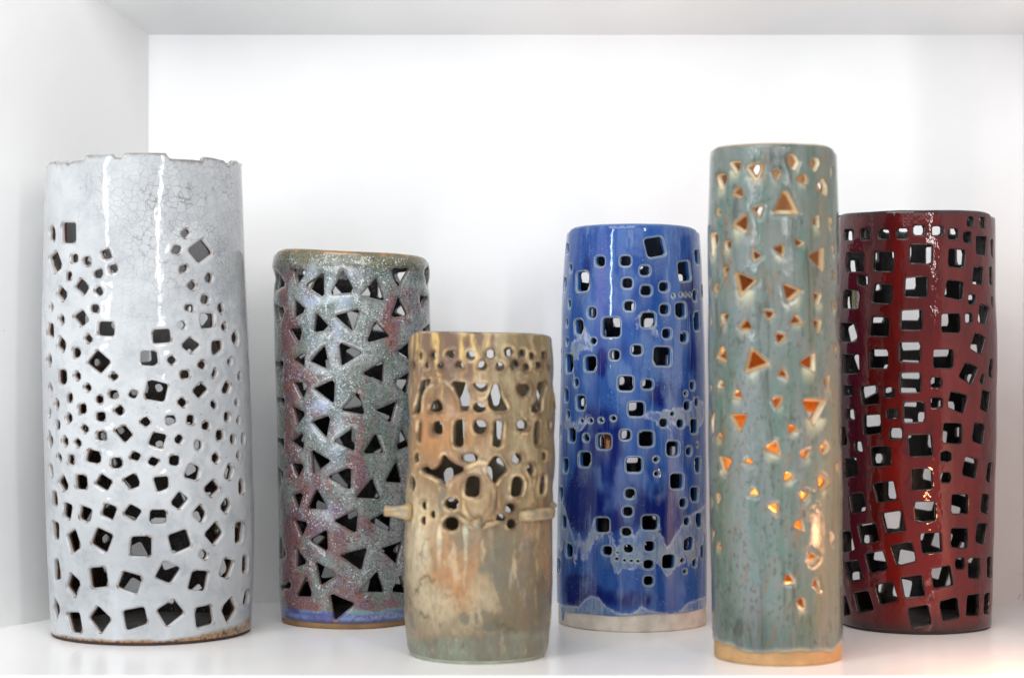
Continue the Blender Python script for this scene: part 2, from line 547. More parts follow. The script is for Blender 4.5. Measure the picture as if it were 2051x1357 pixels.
# ---------------------------------------------------------------- openings, traced from the photograph
# each panel: (x origin, y origin, zoom) and openings in that panel's units; 3 pairs = triangle, 4 = quad, 'e cx cy rx ry' = ellipse,
# 'r x0 y0 x1 y1' = upright rectangle
WHITE_HOLES = [(90, 300, """45 780 80 760 104 820 98 915 45 890;168 735 303 735 303 928 170 928;40 1075 118 1015 170 1165 100 1235;
258 1050 322 1042 325 1120 262 1132;380 1072 455 1068 460 1160 385 1155;560 1015 640 990 672 1080 590 1098;640 1160 715 1145 732 1215 660 1240;
485 1215 570 1185 580 1280 490 1282;205 1225 262 1222 265 1305 205 1310;1355 835 1420 785 1465 825 1408 893;1437 1000 1580 895 1688 1035 1545 1135;
1300 950 1378 968 1345 1050 1268 1028;1355 1165 1435 1145 1425 1220 1350 1230;1635 1230 1685 1245 1670 1340 1595 1305"""),
(90, 540, """355 85 440 165 390 255 290 170;155 160 225 240 185 320 115 240;540 160 590 215 545 270 487 208;70 322 92 380 72 425 50 370;
455 350 530 347 540 425 460 430;375 400 435 505 365 570 283 465;175 445 203 510 175 560 133 485;35 535 85 545 90 680 25 640;
542 520 688 525 688 660 535 655;435 640 480 700 435 740 388 680;150 660 215 735 190 825 118 760;278 785 352 782 357 865 285 885;
522 805 655 920 555 1035 418 930;48 835 75 895 55 970 18 895;130 1005 210 1005 215 1120 180 1150 128 1130;320 1010 365 1065 330 1115 282 1055;
685 1018 735 1065 690 1115 640 1070;430 1135 468 1185 430 1225 382 1170;55 1130 80 1200 65 1215 40 1170;210 1245 268 1235 273 1330 212 1330;
640 1210 725 1208 728 1290 645 1290;505 1262 575 1255 580 1340 508 1335;870 1192 938 1218 900 1295 828 1262;1040 1100 1235 1150 1195 1318 1000 1285;
1085 605 1250 592 1265 720 1090 735;970 815 1115 815 1130 930 1090 958 965 950;1275 855 1322 905 1270 955 1215 900;1475 105 1525 150 1480 212 1420 165;
1575 250 1655 265 1635 350 1565 325;1410 350 1490 347 1495 430 1405 400;1775 325 1800 420 1765 445 1722 370;1560 445 1695 440 1700 575 1575 585;
1385 507 1420 550 1385 605 1320 555;1800 522 1832 585 1810 625 1765 575;1455 675 1565 750 1465 840 1368 760;1912 600 1945 690 1918 775 1865 680;
1680 720 1780 708 1785 800 1720 850 1680 840;1575 900 1620 940 1595 1005 1525 960;1870 870 1878 930 1850 965 1825 920;
1355 1015 1440 1003 1455 1080 1365 1090;1700 985 1728 1005 1715 1070 1665 1080;1562 1125 1640 1190 1545 1290 1480 1210;
1815 1120 1870 1145 1840 1245 1770 1220;1950 1020 1975 1090 1950 1110 1932 1070"""),
(90, 790, """1375 22 1430 75 1385 132 1322 75;1680 50 1730 95 1705 155 1652 95;1925 30 1945 85 1925 125 1893 80;120 35 148 95 125 155 95 95;
52 125 70 180 50 235 33 180;330 100 403 90 410 180 335 195;755 103 803 165 745 218 682 155;240 175 280 235 235 300 203 225;
508 178 597 175 602 268 512 262;112 250 152 265 152 340 110 350;1010 212 1065 280 1010 325 945 275;1215 215 1305 205 1318 280 1225 300;
1430 205 1500 205 1495 300 1425 295;1800 178 1858 178 1850 262 1798 265;1945 205 1958 265 1940 300 1915 265;1585 265 1655 275 1645 355 1575 340;
390 290 445 345 400 390 347 330;795 305 875 400 795 480 690 355;1090 378 1222 405 1175 535 1040 495;515 370 605 367 615 452 522 455;
1350 390 1395 430 1350 500 1292 455;1720 360 1785 355 1795 445 1720 455;48 360 88 460 60 540 28 445;205 410 243 470 215 525 168 460;
325 432 370 485 335 535 283 470;1860 400 1908 400 1905 495 1855 500;1970 395 2000 395 2000 490 1968 490;1505 460 1575 460 1575 545 1512 552;
435 545 560 580 550 690 408 665;145 575 173 635 160 680 118 615;232 602 295 605 295 700 230 690;885 565 962 595 930 665 845 635;
665 635 768 632 770 730 665 735;1070 618 1150 655 1105 720 1028 685;1258 608 1355 612 1345 712 1250 700;1720 570 1760 630 1715 695 1665 630;
1940 560 1958 625 1940 650 1912 610;35 695 70 700 80 815 60 820;1455 690 1560 725 1530 855 1402 820;1840 690 1890 730 1860 855 1800 825;
185 795 238 925 185 970 128 870;308 805 415 805 425 945 312 940;560 790 675 865 620 960 500 890;905 780 958 905 855 945 778 850;
1090 830 1235 818 1240 930 1135 970;1690 850 1760 935 1665 1025 1598 940;1945 855 1995 855 1995 990 1945 990;60 970 112 975 118 1110 62 1095;
1350 970 1440 1040 1345 1145 1262 1085;1825 1025 1870 1090 1815 1190 1758 1125;185 1075 270 1110 245 1250 172 1210;
600 1080 718 1130 675 1250 562 1200;360 1110 470 1150 445 1280 342 1235;855 1095 970 1160 895 1265 785 1190;1060 1155 1215 1155 1210 1285 1050 1285;
1560 1098 1622 1185 1570 1285 1475 1200"""),
(90, 1035, """70 38 132 70 132 220 80 210;298 122 355 292 265 365 210 180;520 105 677 180 615 350 462 262;868 200 1060 195 1060 385 855 382;
1240 185 1415 122 1470 285 1288 362;1715 45 1790 155 1695 278 1605 170;1910 65 1990 45 1975 235 1910 260;1580 315 1640 365 1605 430 1537 385;
1800 410 1900 440 1835 610 1750 580;1985 385 2035 395 2030 535 1980 550;90 430 130 425 158 605 95 630;445 515 605 500 630 685 465 705;
255 560 353 655 300 800 210 690;790 545 970 595 920 765 732 695;1195 445 1358 510 1255 660 1108 600;1490 535 1642 545 1605 735 1440 715;
98 805 150 915 115 1040 85 900;525 890 660 1020 555 1160 435 1010;215 960 335 960 365 1155 265 1150;785 940 990 900 1025 1060 820 1130;
1290 825 1395 955 1225 1085 1128 930;1505 915 1665 880 1690 1060 1525 1105;1870 800 1925 920 1830 1060 1770 915;2010 740 2045 730 2035 860 1985 870""")]
PINK_HOLES = [(530, 490, """575 285 585 525 395 410;780 255 900 470 660 490;1135 335 1215 555 975 505;1275 238 1452 240 1370 440;255 245 398 255 310 400;
125 285 195 400 118 440;283 550 405 655 275 725;115 620 185 640 145 775;950 650 880 855 710 712;510 685 660 845 485 870;1120 770 1270 918 1035 975;
1360 520 1455 702 1290 725;225 850 360 825 320 1000;590 1015 638 1245 440 1165;750 985 970 1080 772 1205;382 1080 372 1220 262 1148;
1590 265 1645 225 1645 390;1555 500 1640 530 1590 640;1580 860 1660 800 1662 875;1205 1160 1192 1380 995 1288;115 1190 170 1150 165 1330;1350 1075 1500 950 1500 1160"""),
(530, 745, """268 105 420 108 360 268;692 80 682 305 484 165;935 210 1000 418 776 378;1342 297 1277 503 1122 384;260 348 386 410 305 524;
648 437 602 650 456 500;892 565 898 785 696 690;1120 620 1200 803 996 812;367 602 362 775 242 690;448 780 645 890 468 1014;252 912 373 930 310 1064;
857 958 857 1175 636 1050;1085 1070 1164 1263 930 1252;1340 890 1398 1102 1228 1092;1385 570 1480 735 1335 780;262 1235 368 1205 315 1385;
505 1175 624 1368 416 1362;130 680 185 660 172 785;135 970 185 1010 155 1130;1320 100 1480 0 1450 220;130 270 182 250 178 355"""),
(530, 1000, """932 106 912 330 696 214;1283 100 1273 316 1060 214;278 208 410 235 345 374;607 310 617 520 436 410;1028 490 972 705 760 558;
1388 425 1348 645 1180 498;298 495 398 632 288 675;493 625 710 755 545 855;390 780 458 973 296 962;1140 726 1214 924 966 918;652 947 894 1045 700 1200;
1385 760 1450 930 1300 920;150 380 195 560 150 572;160 880 240 810 240 885""")]
TAN_HOLES = [(770, 655, """e 355 285 26 38;e 490 285 34 38;e 655 272 42 38;e 865 285 46 44;e 1065 270 42 46;e 1245 250 46 48;e 1380 265 36 46;e 1475 290 32 38;
e 1595 280 24 34;e 300 380 17 30;e 415 380 29 34;e 565 390 36 38;715 400 725 360 750 335 785 385 790 405 750 412;930 400 945 355 970 335 1000 345 1028 385 1020 420 970 432;
e 1160 395 40 44;e 1310 375 44 48;e 1425 405 35 40;e 1540 385 32 38;e 1640 390 14 32;
375 535 465 530 400 640 345 850 290 860 300 780 340 640;520 725 560 745 580 810 575 845 450 840 460 790 490 740;
680 550 825 560 830 640 860 700 830 830 775 830 750 720 710 620;885 560 1030 565 1030 620 985 650 930 635;1100 575 1140 575 1170 690 1240 830 1100 835 1050 790 1035 710;
1325 575 1440 570 1478 610 1440 690 1380 690 1335 640;1545 560 1610 560 1590 700 1570 850 1480 845 1470 800 1530 740;e 950 805 62 48;e 1690 750 12 58;
335 950 370 950 365 1150 332 1150;478 945 578 945 582 1065 472 1065;712 935 802 935 790 1190 698 1190;e 955 1000 64 70;1105 945 1190 940 1168 1195 1088 1195;
e 1385 985 58 54;1515 940 1570 940 1560 1180 1508 1180;1640 930 1675 930 1665 1020 1635 1020"""),
(770, 860, """e 310 280 30 46;370 385 430 370 475 405 520 380 565 335 572 270 600 258 640 310 700 350 785 385 770 420 690 455 640 490 605 550 560 500 450 450 385 430;
e 855 282 78 38;1075 300 1110 268 1165 290 1218 395 1175 450 1130 490 1110 535 1088 520 1045 440 1025 395 1035 365;e 1325 290 48 48;e 1610 265 30 38;
1420 350 1475 340 1500 420 1475 480 1430 420;e 293 540 35 72;845 470 940 460 955 520 945 660 820 660 825 540;1275 470 1345 470 1380 520 1352 660 1255 665 1260 540;
1570 460 1610 460 1612 640 1560 645;e 390 760 33 40;e 668 742 74 56;e 480 850 30 34;e 380 910 33 40;e 662 942 76 66;e 1263 785 50 44;e 1165 885 44 42;e 1275 945 46 46""")]
BLUE_HOLES = [(1080, 440, """1050 195 1230 170 1275 350 1095 380;r 562 370 652 465;r 812 365 915 460;r 1012 465 1110 555;370 530 490 518 497 705 368 720;
1390 430 1505 415 1528 605 1408 618;r 258 240 292 335;r 295 445 325 525;r 242 580 270 715;r 833 588 930 682;r 1020 662 1125 755;r 1208 628 1300 715;
e 1343 762 10 12;e 1418 750 10 12;e 1465 750 9 12;e 1512 750 8 12;r 1542 710 1588 810;1555 300 1600 305 1610 440 1570 445;r 285 805 313 885;r 485 880 565 980;
r 853 818 950 908;r 1215 850 1305 945;1368 838 1470 830 1475 975 1375 980;350 1010 432 995 442 1140 358 1148;632 985 808 982 808 1170 632 1175;
1018 935 1160 928 1165 1072 1022 1078;1548 930 1615 922 1622 1100 1558 1110;r 262 990 287 1072;r 262 1180 292 1255;r 510 1185 568 1245;r 1240 1093 1325 1185;
r 1418 1130 1490 1225;r 1625 650 1645 770"""),
(1080, 690, """258 100 335 92 340 270 262 282;452 122 562 115 565 258 455 265;r 708 58 800 150;r 928 8 1028 100;1155 22 1325 30 1322 210 1148 205;
r 345 342 392 420;r 243 435 290 570;365 515 455 510 462 648 370 652;r 792 318 940 458;r 1033 352 1138 440;r 1515 370 1565 450;r 1455 468 1485 505;
r 1455 568 1520 655;r 1565 535 1605 615;r 268 660 302 740;r 408 745 438 780;r 497 742 532 778;r 600 738 638 772;r 722 718 762 755;r 895 578 1050 715;
r 1318 672 1355 710;r 1210 740 1288 822;r 1383 748 1452 828;r 1520 745 1595 885;r 285 835 358 970;r 440 897 495 965;r 580 900 715 1042;r 815 858 912 950;
r 1002 870 1145 1015;r 200 805 225 935;r 1282 970 1400 1108;r 1475 1022 1530 1105;r 1578 980 1595 1018;r 395 1078 508 1218;r 873 1130 1025 1275;
r 1150 1125 1192 1168;r 1158 1272 1198 1310;r 1560 1130 1620 1275;r 235 1140 290 1278;e 222 60 5 32;e 218 265 5 28"""),
(1080, 930, """r 1320 93 1445 238;r 863 245 955 335;r 1520 228 1598 365;r 1412 340 1478 425;r 200 225 238 362;r 840 425 932 512;r 225 503 272 635;
r 558 535 697 675;r 1035 513 1190 652;r 1455 525 1510 605;r 1575 485 1635 622;r 827 635 920 712;1462 728 1550 722 1545 850 1452 860;r 1060 768 1155 865;
r 850 802 937 880;636 820 728 818 720 908 634 900;r 262 790 330 922;1240 905 1362 900 1358 1035 1236 1038;r 1622 800 1658 930;e 785 878 9 10;e 775 942 13 14;
e 852 957 10 12;e 922 962 11 12;e 990 965 11 12;r 1420 938 1455 975;r 1540 940 1580 1020;r 1447 1048 1478 1085;r 1048 955 1145 1040;r 1052 1118 1142 1205;r 178 938 208 1075""")]
CELADON_HOLES = [(1400, 280, """455 272 530 238 642 232 640 300 575 430;298 222 420 212 400 300 370 352;168 355 240 335 285 370 215 525;725 310 830 305 785 415;
890 150 955 140 1015 225 960 320 895 230;1140 190 1198 178 1222 230 1178 330 1132 275;1318 285 1345 280 1335 395;975 400 1060 330 1100 385 1085 455;
1178 480 1255 380 1300 470 1298 572;325 545 395 460 435 520 425 592;735 738 852 502 905 540 1008 742;188 660 215 720 205 770 165 755;
320 850 470 735 490 820 468 945;525 685 655 650 605 792;1135 815 1215 745 1218 895;1300 790 1335 765 1355 830 1325 882;105 930 165 925 185 1000 125 1185;
245 1020 290 1000 320 1050 265 1130;525 1100 640 1165 540 1222;735 1085 855 1035 850 1182;960 985 1070 1030 990 1085;1098 1160 1270 1075 1258 1332;1340 1050 1365 1060 1370 1130 1345 1140"""),
(1400, 530, """225 25 290 20 252 135;348 68 590 155 400 325;838 183 1040 260 890 378;135 250 165 175 185 220 180 298;1345 50 1380 100 1372 150;
1150 280 1242 290 1192 420;1335 385 1355 370 1380 430 1345 455;205 495 290 490 240 618;640 458 772 470 700 568;382 648 465 535 528 648;908 598 975 488 1048 588;
1150 553 1242 555 1195 700;765 680 888 706 798 805;158 932 235 798 272 988;448 1088 515 830 730 1000;998 985 1168 878 1168 1080;1350 790 1400 830 1380 920;
785 1105 855 1040 910 1142;1245 1150 1325 1100 1300 1300;172 1228 205 1140 252 1228;95 120 118 150 105 205;108 1190 130 1240 115 1265;90 410 115 610 95 610"""),
(1400, 780, """316 70 378 -15 428 102;720 82 852 78 780 212;1040 98 1282 105 1150 368;298 248 482 248 400 432;903 342 1018 390 908 452;100 310 150 215 130 460;
163 502 200 415 238 502;636 602 788 488 828 668;1010 640 1140 590 1080 702;1220 600 1250 520 1312 615 1260 662;193 662 322 700 250 862;428 732 500 678 538 752;
866 812 980 880 858 932;1213 835 1335 930 1218 1035;1360 770 1400 720 1395 840;488 1062 545 972 603 1062;165 1030 225 1060 180 1152;115 1050 135 1130 118 1210;
1012 1030 1138 1040 1060 1132;672 1165 792 1128 798 1258"""),
(1400, 1030, """943 116 1035 33 1078 178;1315 200 1335 158 1382 222 1340 312;1113 362 1218 425 1123 508;838 692 900 578 983 692;1133 680 1207 638 1228 765;
973 872 1057 823 1083 953;165 330 195 260 226 352;122 195 135 140 152 200 138 230""")]
RED_HOLES = [(1640, 410, """r 252 248 340 355;r 410 245 505 350;r 595 250 700 345;r 783 238 890 340;r 945 205 1065 303;r 1138 215 1245 312;r 1295 240 1395 348;
r 1490 120 1560 222;r 1450 270 1530 382;r 1622 125 1675 232;r 1705 130 1740 240;1580 315 1695 320 1680 510 1575 490;1730 340 1752 350 1752 540 1738 500;
278 480 442 478 440 670 272 668;540 470 748 472 745 668 538 662;915 400 1135 400 1130 590 912 580;1305 440 1470 455 1452 635 1295 620;1555 610 1650 630 1640 805 1535 790;
r 1715 620 1742 800;r 385 710 480 808;548 795 738 800 725 990 525 980;868 735 1090 720 1085 925 860 915;1290 750 1450 775 1435 955 1260 920;
1505 895 1575 905 1565 1000 1500 990;255 850 405 865 390 1042 240 1035;825 1060 1035 1050 1035 1250 822 1250;1235 1095 1415 1090 1415 1280 1230 1275;
r 1470 1085 1540 1185;1615 985 1710 1030 1665 1210 1595 1165;222 1185 378 1185 378 1370 222 1370;520 1125 705 1130 695 1315 505 1310;r 1730 920 1745 1020"""),
(1640, 650, """1570 75 1670 130 1625 300 1518 235;1155 250 1350 248 1345 435 1150 435;505 248 690 250 688 440 505 430;805 178 1018 178 1015 375 805 365;
238 300 395 300 400 485 240 490;1475 375 1600 430 1530 600 1405 520;1640 485 1665 500 1650 600 1612 570;1720 330 1742 350 1735 540 1695 500;
812 485 1020 480 1020 675 815 680;r 1125 528 1230 628;r 250 610 345 708;410 625 580 605 600 785 440 805;r 650 628 755 730;845 780 1055 775 1065 970 850 980;
1330 665 1495 710 1450 890 1290 820;1640 650 1720 680 1695 885 1620 840;r 1125 730 1235 830;r 680 840 790 940;r 275 845 365 945;440 910 610 900 625 1085 450 1100;
1255 985 1435 990 1430 1190 1240 1180;1565 980 1665 1000 1645 1200 1535 1160;r 710 1035 830 1150;890 1110 1125 1100 1145 1310 910 1320;
218 1020 260 1020 285 1200 218 1210;r 350 1170 437 1270"""),
(1640, 890, """515 25 715 15 725 205 535 220;r 1225 65 1325 170;1475 115 1600 150 1575 340 1435 300;r 1225 280 1325 380;925 245 1130 240 1140 440 930 455;
245 145 370 130 395 310 255 330;1700 175 1742 185 1725 385 1680 355;540 390 745 365 780 545 590 580;295 500 435 475 475 655 325 690;955 575 1165 568 1170 760 975 775;
1340 500 1500 500 1500 690 1330 690;1640 490 1710 500 1695 700 1618 665;630 690 830 660 868 865 680 885;380 805 560 780 605 965 425 995;
1015 890 1220 880 1230 1075 1040 1090;1330 838 1495 838 1490 1035 1325 1025;1595 790 1690 790 1660 1000 1570 970;235 880 310 860 355 1050 240 1080;
720 1010 925 975 975 1165 785 1210;455 1095 635 1065 690 1245 510 1285;r 1370 1135 1462 1245;1500 1135 1625 1135 1615 1340 1500 1330;r 1690 1120 1732 1325;
250 1180 390 1155 450 1340 300 1360"""),
(1640, 1030, """820 635 1030 605 1065 815 860 830;1125 545 1315 510 1350 705 1155 740;560 710 735 665 795 860 610 900;340 790 490 760 550 950 390 980;
250 810 270 815 320 995 250 1015;890 940 1090 905 1130 1095 935 1135;1210 875 1390 825 1415 1030 1250 1070;1490 810 1610 790 1605 1005 1480 1010;1660 790 1715 780 1700 990 1650 990""")]

# ---------------------------------------------------------------- the niche: painted back wall, splayed left wall, sloping soffit, shelf
def paint(name, col, rough, bump=0.15):
    m = Mat(name)
    n = m.noise(9, 3)
    c = m.mix(m.ramp(n, .35, .7), col, tuple(x * 0.965 for x in col))
    c = m.mix(m.mul(m.ramp(m.voro(42), .018, .028, 1, 0), m.ramp(m.noise(30, 1, .5, m.scaled(1, 1, 1, (3, 3, 3))), .60, .62)), c, (.30, .29, .28))
    m.bump(m.noise(160, 4, .6, m.scaled(1, 1, 2.2)), bump, 0.0006)
    m.bump(m.noise(22, 2), bump, 0.0012)
    return m.done(c, rough, 0.4)
wall_paint = paint('wall_paint', (0.86, 0.86, 0.86), 0.55)
shelf_paint = paint('shelf_paint', (0.92, 0.91, 0.90), 0.22, 0.08)
edge_paint = paint('shelf_edge_paint', (0.86, 0.86, 0.85), 0.4)

def slab(name, quad, thick, mat, nrm):
    """a board: the quad is its visible face, the thickness goes away from the niche"""
    q = [Vector(p) for p in quad]; n = Vector(nrm).normalized() * thick
    v = q + [p - n for p in q]
    f = [(0, 1, 2, 3), (7, 6, 5, 4)] + [(i, i + 4, (i + 1) % 4 + 4, (i + 1) % 4) for i in range(4)]
    o = mesh_object(name, v, f, mat, None, False)
    b = o.modifiers.new('soft_edges', 'BEVEL'); b.width = 0.0012; b.segments = 2
    o['kind'] = 'structure'
    return o
YB = 2.074
def wl(t): return (-0.351 - 0.505 * t, YB - 0.863 * t)          # plan line of the splayed left wall
ZT = CAMH + (HY - 70) / FPX * YB                                # soffit height at the back
def soff(y): return ZT + 0.437 * (YB - y)
XR = 0.4935
a0, a1 = wl(-0.04), wl(0.415)
slab('back_wall', [(-0.40, YB, -0.05), (0.56, YB, -0.05), (0.56, YB, 0.75), (-0.40, YB, 0.75)], 0.02, wall_paint, (0, -1, 0))
slab('left_wall', [(a1[0], a1[1], -0.05), (a0[0], a0[1], -0.05), (a0[0], a0[1], 0.8), (a1[0], a1[1], 0.8)], 0.02, wall_paint, (0.863, -0.505, 0))
slab('right_wall', [(XR, YB + .015, -0.05), (XR, 1.60, -0.05), (XR, 1.60, 0.8), (XR, YB + .015, 0.8)], 0.02, wall_paint, (-1, 0, 0))
slab('ceiling', [(-0.75, YB + .01, soff(YB + .01)), (0.56, YB + .01, soff(YB + .01)), (0.56, 1.965, soff(1.965)), (-0.75, 1.965, soff(1.965))], 0.02, wall_paint, (0, -0.4, -0.916))
SE = CAMH * FPX / (1353.0 - HY)                                  # front edge of the shelf
sh = slab('shelf', [(-0.85, SE, 0), (0.56, SE, 0), (0.56, YB + .015, 0), (-0.85, YB + .015, 0)], 0.035, shelf_paint, (0, 0, 1))

# hairline cracks in the paint of the right-hand corner
def crack(name, pts, w):
    v, f = [], []
    for i, (x, z) in enumerate(pts):
        k = w * (0.4 + 0.6 * math.sin(math.pi * i / (len(pts) - 1)))
        y0 = YB - 0.0006
        v += [(x - k, y0, z), (x, y0 - .0003, z + k), (x + k, y0, z)]
        if i:
            a = 3 * (i - 1)
            f += [(a, a + 1, a + 4, a + 3), (a + 1, a + 2, a + 5, a + 4)]
    return v, f
def wallpx(px, py): return ((px - CX) / FPX * YB, CAMH + (HY - py) / FPX * YB)
cm = Mat('crack_shadow_gap'); crack_mat = cm.done((0.16, 0.14, 0.13), 0.9, 0.1)
vv, ff = [], []
for pts in ([(2038, 1200), (2041, 1194), (2043, 1190), (2044.5, 1188)], [(2040, 1148.5), (2045, 1149.2), (2048, 1149)]):
    v, f = crack('crack', [wallpx(*p) for p in pts], 0.00028)
    ff += [tuple(i + len(vv) for i in q) for q in f]; vv += v
ck = mesh_object('wall_crack', vv, ff, crack_mat, None, False); ck['kind'] = 'structure'

GROUP = 'pierced ceramic lantern vases on the shelf'
def clay(name, col, speck, rough=0.75, amt=0.5):
    m = Mat(name)
    sp = m.ramp(m.noise(900, 2, .5), .60, .72)
    c = m.mix(m.ramp(m.noise(60, 4), .35, .65), col, tuple(x * .78 for x in col))
    c = m.mix(m.mul(sp, amt), c, speck)
    m.bump(m.noise(1400, 2), .25, .0004)
    m.bump(m.noise(120, 2, .5, m.scaled(.2, .2, 3)), .3, .0006)
    return m.done(c, rough, .25)
def base_slab(sh, root, mat, top=0.007):
    r = float(sh.rad(0.004)) - sh.t * 0.7
    prof = [(0.0001, 0.002), (r, 0.002), (r, top - .001), (r - .001, top), (0.0001, top)]
    return lathe('base_slab', prof, mat, root, closed=False, n=64)
def holder(name, label, sh, y):
    return thing(name, label, 'vase', (sh.X0, sh.Zc, 0), GROUP)

# ---------------------------------------------------------------- 1 white crackle vase
WZ = 1.878
W = Shell(WZ, [(300, 97, 485), (350, 95, 485.5), (450, 92.5, 487.5), (540, 91, 491), (640, 89.5, 495), (740, 88.5, 499), (850, 89, 502.5), (950, 92, 506), (1020, 95.5, 508.5), (1100, 99, 507.5), (1200, 103, 504), (1270, 106, 500.5)],
          [(94, 334), (97, 328), (102, 327), (108, 326), (113, 330), (120, 327), (127, 326), (137, 330.5), (143, 326), (150, 325), (160, 324), (168, 323.5), (172, 313.5), (190, 313), (212, 312.5), (226, 312), (229, 318.5), (243, 319), (247, 310), (260, 309.5), (290, 309.2), (333, 309.8), (337, 316), (341, 321), (360, 322), (390, 323.5), (407, 325.5), (409, 317.5), (425, 319), (440, 322), (452, 325), (456, 334), (460, 335), (463, 329), (468, 330), (471, 325.5), (478, 324.5), (484, 330)],
          0.00042, 11, wall=0.0058, foot=0.003)
m = Mat('white_crackle_glaze')
rim, dep, drip = m.attr('rim'), m.attr('depth'), m.attr('drip')
mc, mf = m.attr('m1'), m.attr('m2')
base = m.mix(m.ramp(m.noise(18, 3), .38, .66), (.51, .53, .55), (.42, .437, .455))
base = m.mix(m.mul(m.ramp(m.noise(55, 5, .65), .48, .70), .5), base, (.29, .31, .335))
base = m.mix(m.mul(m.mul(m.voro(150, 'F1', m.warp(.006, 90), 1.0, 'Color'), .28), mc), base, (.30, .305, .31))
cv = m.warp(.007, 70)
l1 = m.ramp(m.voro(150, 'DISTANCE_TO_EDGE', m.warp(.006, 90)), .0, .052, .65, 0)
l2 = m.ramp(m.voro(290, 'DISTANCE_TO_EDGE', m.warp(.004, 110)), .0, .08, .75, 0)
lines = m.add(m.mul(l1, m.ramp(m.noise(30, 2), .34, .60, .25, 1)), m.mul(l2, m.ramp(m.noise(22, 2, .5, m.scaled(1, 1, 1, (3, 1, 2))), .48, .66, 0, .7)))
base = m.mix(m.mul(lines, mc), base, (.17, .17, .175))
base = m.mix(m.mul(m.ramp(m.noise(420, 2, .4), .745, .775), .8), base, (.06, .035, .02))
ff_ = m.ramp(m.add(mf, m.mul(m.sub(m.noise(40, 4), .5), .55)), .42, .75)
base = m.mix(ff_, base, m.mix(m.ramp(m.noise(260, 4, .7), .40, .62), (.36, .20, .085), (.07, .045, .028)))
base = m.mix(m.mul(m.ramp(rim, .86, 1.0), m.ramp(m.noise(70, 2), .36, .60, .1, .85)), base, (.17, .085, .042))
base = m.mix(m.mul(m.attr('m3'), m.ramp(m.noise(90, 3), .35, .6, .35, .9)), base, (.16, .135, .115))
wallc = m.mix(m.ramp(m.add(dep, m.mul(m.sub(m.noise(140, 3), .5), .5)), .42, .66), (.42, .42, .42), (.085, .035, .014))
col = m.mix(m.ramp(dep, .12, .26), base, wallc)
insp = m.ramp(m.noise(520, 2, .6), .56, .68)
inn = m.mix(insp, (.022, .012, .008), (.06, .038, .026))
inn = m.mix(m.ramp(m.add(m.z(), m.mul(m.sub(m.noise(30, 3), .5), .10)), .19, .31), inn, (.23, .23, .235))  # light from the open mouth painted in: inside greys towards the top
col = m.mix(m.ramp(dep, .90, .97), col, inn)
m.bump(m.noise(900, 2, .6), m.ramp(dep, .9, .97, .03, .75), .0009)
m.bump(m.noise(60, 3), .42, .0013)
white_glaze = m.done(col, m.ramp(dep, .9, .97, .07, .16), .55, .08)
w_clay = clay('white_foot_clay', (.075, .042, .036), (.03, .02, .015), .7)
root = holder('white_vase', 'white crackle-glazed vase with notched rim and tilted square holes beside the left wall', W, 0)
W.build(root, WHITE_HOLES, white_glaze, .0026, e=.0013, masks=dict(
    m1=W.blobs([(430, 400, 95, 120, .85), (330, 420, 110, 110, .55), (440, 560, 70, 110, .5), (200, 360, 120, 60, .32), (270, 560, 90, 140, .32), (300, 800, 220, 260, .22), (300, 1120, 220, 160, .18)]),
    m3=lambda s, z: np.clip((z - W.ztop(s / W.Rr) + .0009) / .0010, 0, 1),
    m2=lambda s, z: np.clip(1.05 - z / (.010 + .016 * np.clip(np.sin(s / W.Rr - .25), 0, 1) ** 1.5), 0, 1)), grow=1.06, lip=.30, ridge=.0004, ridge_at=.0026, ridge_w=.0016)
W.ring(root, w_clay, 'foot', .006, .0009)
base_slab(W, root, clay('white_base_clay', (.26, .25, .24), (.1, .09, .08), .55))

# ---------------------------------------------------------------- 2 speckled pink and green vase
PZ = 1.952
P = Shell(PZ, [(500, 553, 857), (512, 552, 858), (535, 551.5, 860), (545, 553.5, 859), (600, 550, 862), (700, 551.5, 863), (800, 554.5, 860), (900, 556.5, 857.5), (1000, 556, 855), (1100, 558.5, 850), (1200, 560.5, 845), (1235, 563, 841), (1250, 566, 838)],
          [(553, 512), (556, 507), (568, 503.5), (590, 503.3), (620, 504.5), (650, 506.3), (700, 508.7), (750, 510.6), (780, 511.8), (800, 513.2), (820, 515.2), (840, 517.8), (850, 520), (855, 523), (857, 526)],
          0.00060, 23, wall=0.0062, foot=0.0055)
m = Mat('crawling_pink_green_glaze')
rim, dep = m.attr('rim'), m.attr('depth')
pk, bl, lt, ol = m.attr('m1'), m.attr('m2'), m.attr('m3'), m.attr('m4')
z1 = m.noise(58, 5, .68, m.scaled(1, 1, .62))
z2 = m.noise(34, 3, .6, m.scaled(1, 1, .6, (5, 2, 1)))
green = m.mix(m.ramp(z2, .40, .62), (.150, .190, .168), (.245, .265, .255))
red = m.mix(m.ramp(m.noise(90, 3), .4, .6), (.215, .100, .085), (.185, .105, .130))
zone = m.ramp(m.add(m.mul(pk, .85), m.mul(m.sub(z1, .5), 2.8)), .18, .72)
und = m.mix(zone, green, red)
und = m.mix(m.mul(ol, .9), und, (.16, .155, .085))
